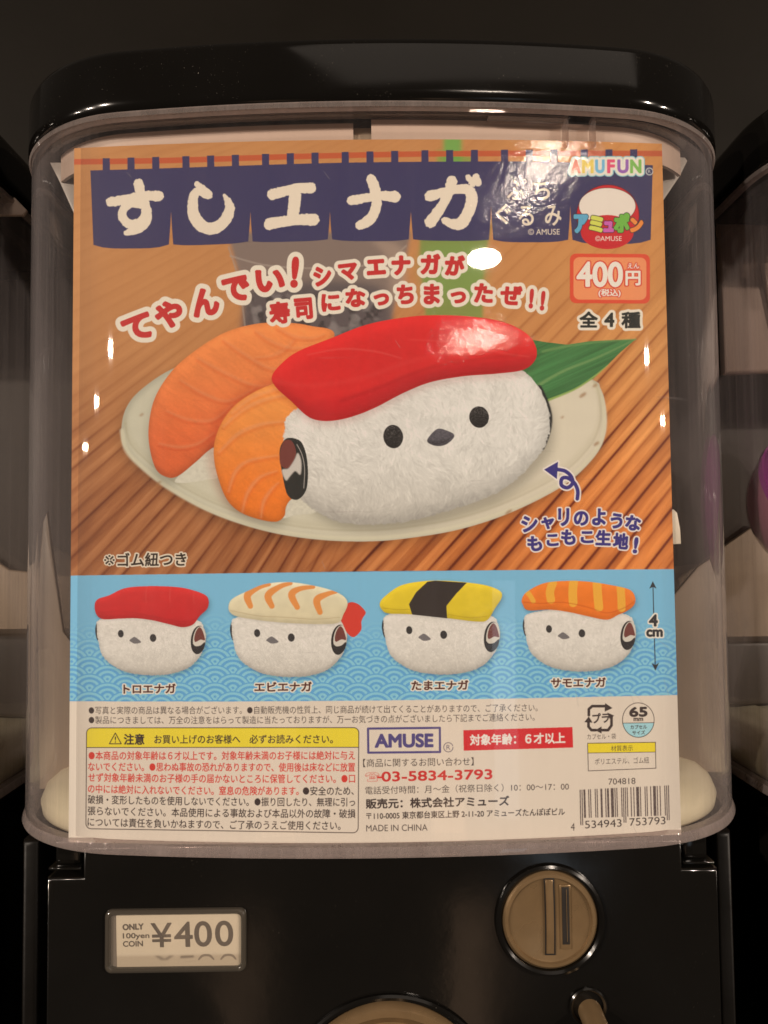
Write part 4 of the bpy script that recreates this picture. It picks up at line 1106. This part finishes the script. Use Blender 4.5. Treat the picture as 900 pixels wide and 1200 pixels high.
# price ticket print
def ticket_image():
    P = Paper(134, 1066, 286, 1136, 6.0)
    P.A[:] = ink((196, 172, 142)); k = (88, 74, 62)
    P.poly([(130, 1121), (290, 1120), (290, 1140), (130, 1140)], (150, 126, 100), blurpx=1.2, op=0.55)
    text(P, 'ONLY', (142, 1083.4), (167, 1082.6), 7.4, k, bold=0.5)
    text(P, '100yen', (142, 1095.8), (174, 1095.4), 8.6, k, bold=0.3)
    text(P, 'COIN', (142, 1105.4), (166, 1105), 7, k, bold=0.35)
    text(P, '¥', (176.5, 1094.4), (201.5, 1094), 31, k, bold=0.5)
    text(P, '4', (205, 1093.6), (226.5, 1093.4), 32, k, bold=0.7)
    text(P, '0', (229.5, 1093.3), (250, 1093.1), 32.5, k, bold=0.7); text(P, '0', (255, 1093), (276, 1092.8), 32.5, k, bold=0.7)
    # the ticket behind shows the tops of its figures under a worn edge
    P.poly([(180,1121.4),(186,1121.2),(192,1125),(198,1121),(204,1121),(196,1127),(188,1127)], (104,88,72), blurpx=0.8, op=0.7)
    P.poly([(212,1121.4),(228,1121),(228,1124),(211,1125)], (96,80,66), blurpx=0.6, op=0.8)
    for cx in (243, 270): P.ink_stroke([(cx-9,1126.5),(cx-5,1122),(cx,1121),(cx+5,1122),(cx+9,1126.5)], [2,3,3,3,2], (96,80,66), op=0.75)
    return make_image('ticket_print', P.A)

def print_material(name, im, rough, coat=0.0, uvname='print'):
    m_, nt, bs = mat(name)
    uvn = N(nt, 'ShaderNodeUVMap'); uvn.uv_map = uvname
    tx = N(nt, 'ShaderNodeTexImage'); tx.image = im; tx.interpolation = 'Cubic'; tx.extension = 'EXTEND'
    nt.links.new(uvn.outputs[0], tx.inputs[0]); nt.links.new(tx.outputs[0], bs.inputs['Base Color'])
    bs.inputs['Roughness'].default_value = rough
    bs.inputs['Coat Weight'].default_value = coat
    return m_, nt, bs, uvn

M_holder = plastic('smoked_clear_frame', (0.05, 0.043, 0.034), 0.12, 0.1, coat=0.8)
M_holder_back = plastic('holder_backing', (0.20, 0.17, 0.14), 0.4)
M_ticket = print_material('price_ticket_print', ticket_image(), 0.5)[0]

machine = build_machine()
tag(machine, 'middle black capsule machine whose clear case holds the sushi bird card', 'capsule machine', 'capsule machines side by side')

def copy_tree(o, parent=None):
    c = o.copy(); col.objects.link(c); c.parent = parent
    for ch in list(kids.get(o.name, [])): copy_tree(ch, c)
    return c
def index_kids():
    k_ = {}
    for o in col.objects:
        if o.parent: k_.setdefault(o.parent.name, []).append(o)
    return k_
kids = index_kids()
PITCH = 0.2815
left_m = copy_tree(machine); shift(left_m, -PITCH)
tag(left_m, 'capsule machine cut off by the left edge of the picture')
right_m = copy_tree(machine); shift(right_m, PITCH)
tag(right_m, 'capsule machine at the right edge with a purple capsule inside')

up = slab('upper_panel', [at(*q, -0.060) for q in ((-90,188),(-20,206),(8,222),(31,246),(27,252),(-90,252))], -0.0615, -0.060, M_pink, left_m, 0.0005)
# what the right machine holds
M_taupe = plastic('taupe_inner_plastic', (0.34, 0.24, 0.19), 0.45, 0.12, scl=22)
ub = slab('upper_board', [(PITCH + x, y) for x, y in ((-0.1305, 0.052), (-0.060, 0.054), (-0.040, 0.062), (0.040, 0.062), (0.127, 0.055), (0.127, 0.118), (-0.1305, 0.118))], -0.078, -0.075, M_taupe, right_m, 0.0015)
slab('upper_post', [(PITCH - 0.107, 0.060), (PITCH - 0.101, 0.060), (PITCH - 0.094, 0.100), (PITCH - 0.114, 0.100)], -0.0745, -0.072, M_taupe, right_m, 0.002)
def ball(name, cx, cy, cz, r, a0, a1, m_, parent, th=0.0012):
    rings = []
    n = 20
    for k in range(n + 1):
        a = a0 + (a1 - a0) * k / n
        rings.append([(cx + r * math.cos(a) * math.cos(2*math.pi*j/48), cy + r * math.sin(a), cz + r * math.cos(a) * math.sin(2*math.pi*j/48)) for j in range(48)])
    V, Fc = loft(rings)
    return mesh(name, V, Fc, m_, parent, True, 60)
M_purple = plastic('purple_capsule_plastic', (0.36, 0.03, 0.30), 0.15, 0.1, coat=0.6)
M_pinkclear = plastic('pale_pink_capsule_plastic', (0.42, 0.16, 0.24), 0.18, 0.1, coat=0.6)
def capsule(px, py, z, r, label, m_top, m_bot, tilt):
    x, y = at(px, py, z)
    t = empty('toy_capsule', x, y, z)
    ball('upper_shell', x, y, z, r, 0.0, math.pi/2 - 0.001, m_top, t)
    ball('lower_shell', x, y, z, r * 0.985, -math.pi/2 + 0.001, 0.02, m_bot, t)
    rings = [[(x + rr_ * math.cos(2*math.pi*j/48), y + dy, z + rr_ * math.sin(2*math.pi*j/48)) for j in range(48)] for rr_, dy in ((r*0.99, -0.0015), (r*1.02, -0.0012), (r*1.02, 0.0012), (r*0.99, 0.0015))]
    V, Fc = loft(rings); mesh('seam_ring', V, Fc, m_top, t, True, 50)
    t.rotation_euler = (tilt[0], tilt[1], tilt[2])
    return tag(t, label, 'toy capsule')
capsule(976, 588, -0.058, 0.0325, 'purple and pink toy capsule lying inside the right-hand machine', M_purple, M_pinkclear, (0.9, 0.5, 0))

# ------------------------------------------------------------------ the display card
img = card_image()
def card_material():
    m_, nt, bs, uvn = print_material('laminated_card_print', img, 0.55, 1.0)
    bs.inputs['Specular IOR Level'].default_value = 0.2
    bs.inputs['Coat Roughness'].default_value = 0.04
    # crinkled lamination film: fine crumple over slow waves, only in the film (coat)
    v = coords(nt)
    n1 = noise(nt, v, 360, 4, 0.65); n2 = noise(nt, v, 60, 2)
    sp = N(nt, 'ShaderNodeSeparateXYZ'); tc = N(nt, 'ShaderNodeTexCoord'); nt.links.new(tc.outputs['Object'], sp.inputs[0])
    y = sp.outputs[2]
    # slow buckle of the film over the upper half of the card
    e = math_(nt, 'EXPONENT', math_(nt, 'DIVIDE', math_(nt, 'SUBTRACT', y, 0.060), 0.004))
    w1 = math_(nt, 'MULTIPLY', math_(nt, 'LOGARITHM', math_(nt, 'ADD', e, 1.0), math.e), 0.0585 * 0.004)
    w2 = math_(nt, 'MULTIPLY', math_(nt, 'TANH', math_(nt, 'DIVIDE', math_(nt, 'SUBTRACT', y, 0.047), 0.0067)), -0.05 * 0.008 * 0.886)
    yc_ = math_(nt, 'MAXIMUM', y, 0.030)
    w3 = math_(nt, 'MULTIPLY', sp.outputs[0], math_(nt, 'MULTIPLY_ADD', yc_, 0.90, -0.065))
    dq = math_(nt, 'SUBTRACT', yc_, 0.049)
    w4 = math_(nt, 'MULTIPLY', math_(nt, 'ADD', math_(nt, 'MULTIPLY', yc_, 0.031), math_(nt, 'MULTIPLY', math_(nt, 'MULTIPLY', dq, dq), 0.2759)), -0.90)
    w3 = math_(nt, 'ADD', w3, w4)
    wv = math_(nt, 'ADD', math_(nt, 'ADD', w1, w2), w3)
    h = math_(nt, 'ADD', math_(nt, 'MULTIPLY', n1, FILM_FINE), math_(nt, 'MULTIPLY', n2, FILM_MID))
    h = math_(nt, 'ADD', h, wv)
    b = N(nt, 'ShaderNodeBump'); b.inputs['Distance'].default_value = 1.0; b.inputs['Strength'].default_value = 1.0
    nt.links.new(h, b.inputs['Height'])
    nt.links.new(b.outputs[0], bs.inputs['Coat Normal'])
    return m_
FILM_FINE, FILM_MID = 0.00008, 0.00008
M_card = card_material()
M_edge = plastic('card_edge', (0.74, 0.72, 0.68), 0.6, 0.03)
XCUT = [(-0.1 + k * 0.004) for k in range(1, 50)]
def card_piece(name, px_pts, level, parent, full=False, label=None):
    """a piece of the card cut along a printed outline, following its bow; level = layers of film beneath"""
    if full: pts = [(-CW/2, -CH/2), (CW/2, -CH/2), (CW/2, CH/2), (-CW/2, CH/2)]
    else: pts = [card_xy(x, y) for x, y in px_pts]
    pts = [(max(-CW/2, min(CW/2, x)), max(-CH/2, min(CH/2, y))) for x, y in pts]
    bm = bmesh.new()
    vs = [bm.verts.new((x, 0, y)) for x, y in pts]
    f = bm.faces.new(vs); bmesh.ops.triangulate(bm, faces=[f])
    x0, x1 = min(p_[0] for p_ in pts), max(p_[0] for p_ in pts)
    for xc in XCUT:
        if x0 < xc < x1:
            bmesh.ops.bisect_plane(bm, geom=bm.verts[:] + bm.edges[:] + bm.faces[:], plane_co=(xc, 0, 0), plane_no=(1, 0, 0))
    # lowest: the front face turned to the viewer
    for f in bm.faces:
        f.normal_update()
        if f.normal.y > 0: f.normal_flip()
    me = bpy.data.meshes.new(name)
    bm.to_mesh(me); bm.free()
    uv = me.uv_layers.new(name='print')
    for lp in me.loops:
        c = me.vertices[lp.vertex_index].co; uv.data[lp.index].uv = (c.x / CW + 0.5, c.z / CH + 0.5)
    lift = 0.00002 * level
    nrm = []
    for v_ in me.vertices:
        x = v_.co.x; v_.co.y = -(sheet_z(x) + lift)
        s_ = 8 * SAG * x / CW ** 2; nrm.append(Vector((s_, -1, 0)).normalized())
    me.update()
    o = link(name, me, M_card, parent, True)
    me.normals_split_custom_set_from_vertices(nrm)
    if label: o['label'] = label
    return o
card = empty('display_card', 0, -CH/2, -SAG)
tag(card, 'printed sushi bird poster card in Japanese behind the clear case front', 'poster')
base = card_piece('card_sheet', None, 0, card, full=True)
# its thickness
nx = 51; xs_ = [-CW/2 + CW * k / (nx - 1) for k in range(nx)]
def edge_ring(y, o_, lift=-0.00001): return [(x, y, sheet_z(x) + lift) for x in xs_] + [(x, y, sheet_z(x) - 0.0007) for x in xs_[::-1]]
V, Fc = loft([edge_ring(-CH/2, 0), edge_ring(CH/2, 0)], cap0=True, cap1=True)
mesh('card_backing', V, Fc, M_edge, card, True, 30)
photo = [(60,150),(820,150),(820,666.5)] + BLUE_T[::-1][1:-1] + [(60,674.8)]
pic = card_piece('table_photograph', [(60,150),(820,150),(820,666)] + BLUE_T[::-1] + [(60,675)], 1, card)
band_ = card_piece('blue_wave_band', [(60,675)] + BLUE_T + [(820,666)] + [(820,814)] + BLUE_B[::-1] + [(60,822)], 1, card)
info = card_piece('information_panel', [(60,822)] + BLUE_B + [(820,814),(820,1010),(60,1010)], 1, card)
cat_s = lambda pts, n=6: [tuple(q) for q in catmull(pts, n)]
card_piece('banner_print', [q for q in noren_outline() if not (241 <= q[1] <= 263 and q[0] < 700 and q[0] > 150)], 2, pic, label='navy shop-curtain banner with white brush lettering')
card_piece('plate_print', cat_s(PLATE, 4), 2, pic, label='printed off-white oval plate')
card_piece('salmon_sushi_print', cat_s(SALMON_A, 4), 3, pic, label='larger printed salmon sushi behind')
card_piece('salmon_sushi_print', cat_s(SALMON_B, 4), 4, pic, label='smaller printed salmon sushi in front')
card_piece('leaf_print', LEAF, 3, pic, label='printed green bamboo leaf')
card_piece('bird_plush_print', cat_s(PLUSH, 4), 5, pic, label='large printed white bird plush')
card_piece('tuna_topping_print', cat_s(TUNA, 4), 6, pic, label='printed red tuna topping on the plush')
card_piece('price_badge_print', [tuple(q) for q in PRICE_BADGE], 3, pic, label='orange badge reading 400 yen')
card_piece('round_badge_print', [tuple(q) for q in BADGE], 3, pic, label='round red badge with coloured lettering')
tn = ['red-topped little bird plush', 'shrimp-topped little bird plush', 'egg-and-seaweed-topped little bird plush', 'salmon-topped little bird plush']
for k in range(4):
    card_piece('bird_plush_print', cat_s(tfp(small_tf(k), SM_BODY), 3), 2, band_, label='printed ' + tn[k])
    card_piece('topping_print', cat_s(tfp(HATS[k][0], HATS[k][1]), 3), 3, band_, label='topping of the ' + tn[k])
card_piece('warning_box_print', warn_box_pts(), 2, info, label='rounded warning box with yellow heading')
card_piece('maker_box_print', [(430,852.5),(516.7,851.6),(516.9,882.4),(430.3,883.3)], 2, info)
card_piece('age_box_print', [(543,855.7),(670.8,852),(671.6,876),(543.4,879.7)], 2, info, label='red strip with the age limit')
card_piece('size_mark_print', [tuple(q) for q in ell(748, 843.8, 19, 20.6)], 2, info)
card_piece('material_box_print', [(688.2,870.6),(768.4,869.4),(769,900.6),(689,903.8)], 2, info)
card_piece('barcode_print', [(678.4,924.5),(784.6,919),(785.4,962),(679.6,968)], 2, info)

# cream tab that holds the card, just showing past its right edge
tab = slab('card_clip', [at(*q, -0.0062) for q in ((780,597),(790,597),(794,601),(797.5,620),(798.5,637.5),(780,638.5))], -0.0080, -0.0062, plastic('cream_clip_plastic', (0.80, 0.72, 0.58), 0.4, 0.03), None, 0.0004)
tag(tab, 'small cream clip peeping out beside the right edge of the card', 'clip')

# ------------------------------------------------------------------ dark cabinet behind and above
def plain_box(name, x0, x1, y0, y1, z0, z1, m_, bev=0.002):
    return slab(name, [(x0, y0), (x1, y0), (x1, y1), (x0, y1)], z0, z1, m_, None, bev)
cab = plain_box('cabinet', -0.75, 0.75, -0.36, 0.42, -0.30, -0.245, M_wall)
tag(cab, 'dark brown cabinet wall rising behind the row of machines', 'cabinet', kind='structure')
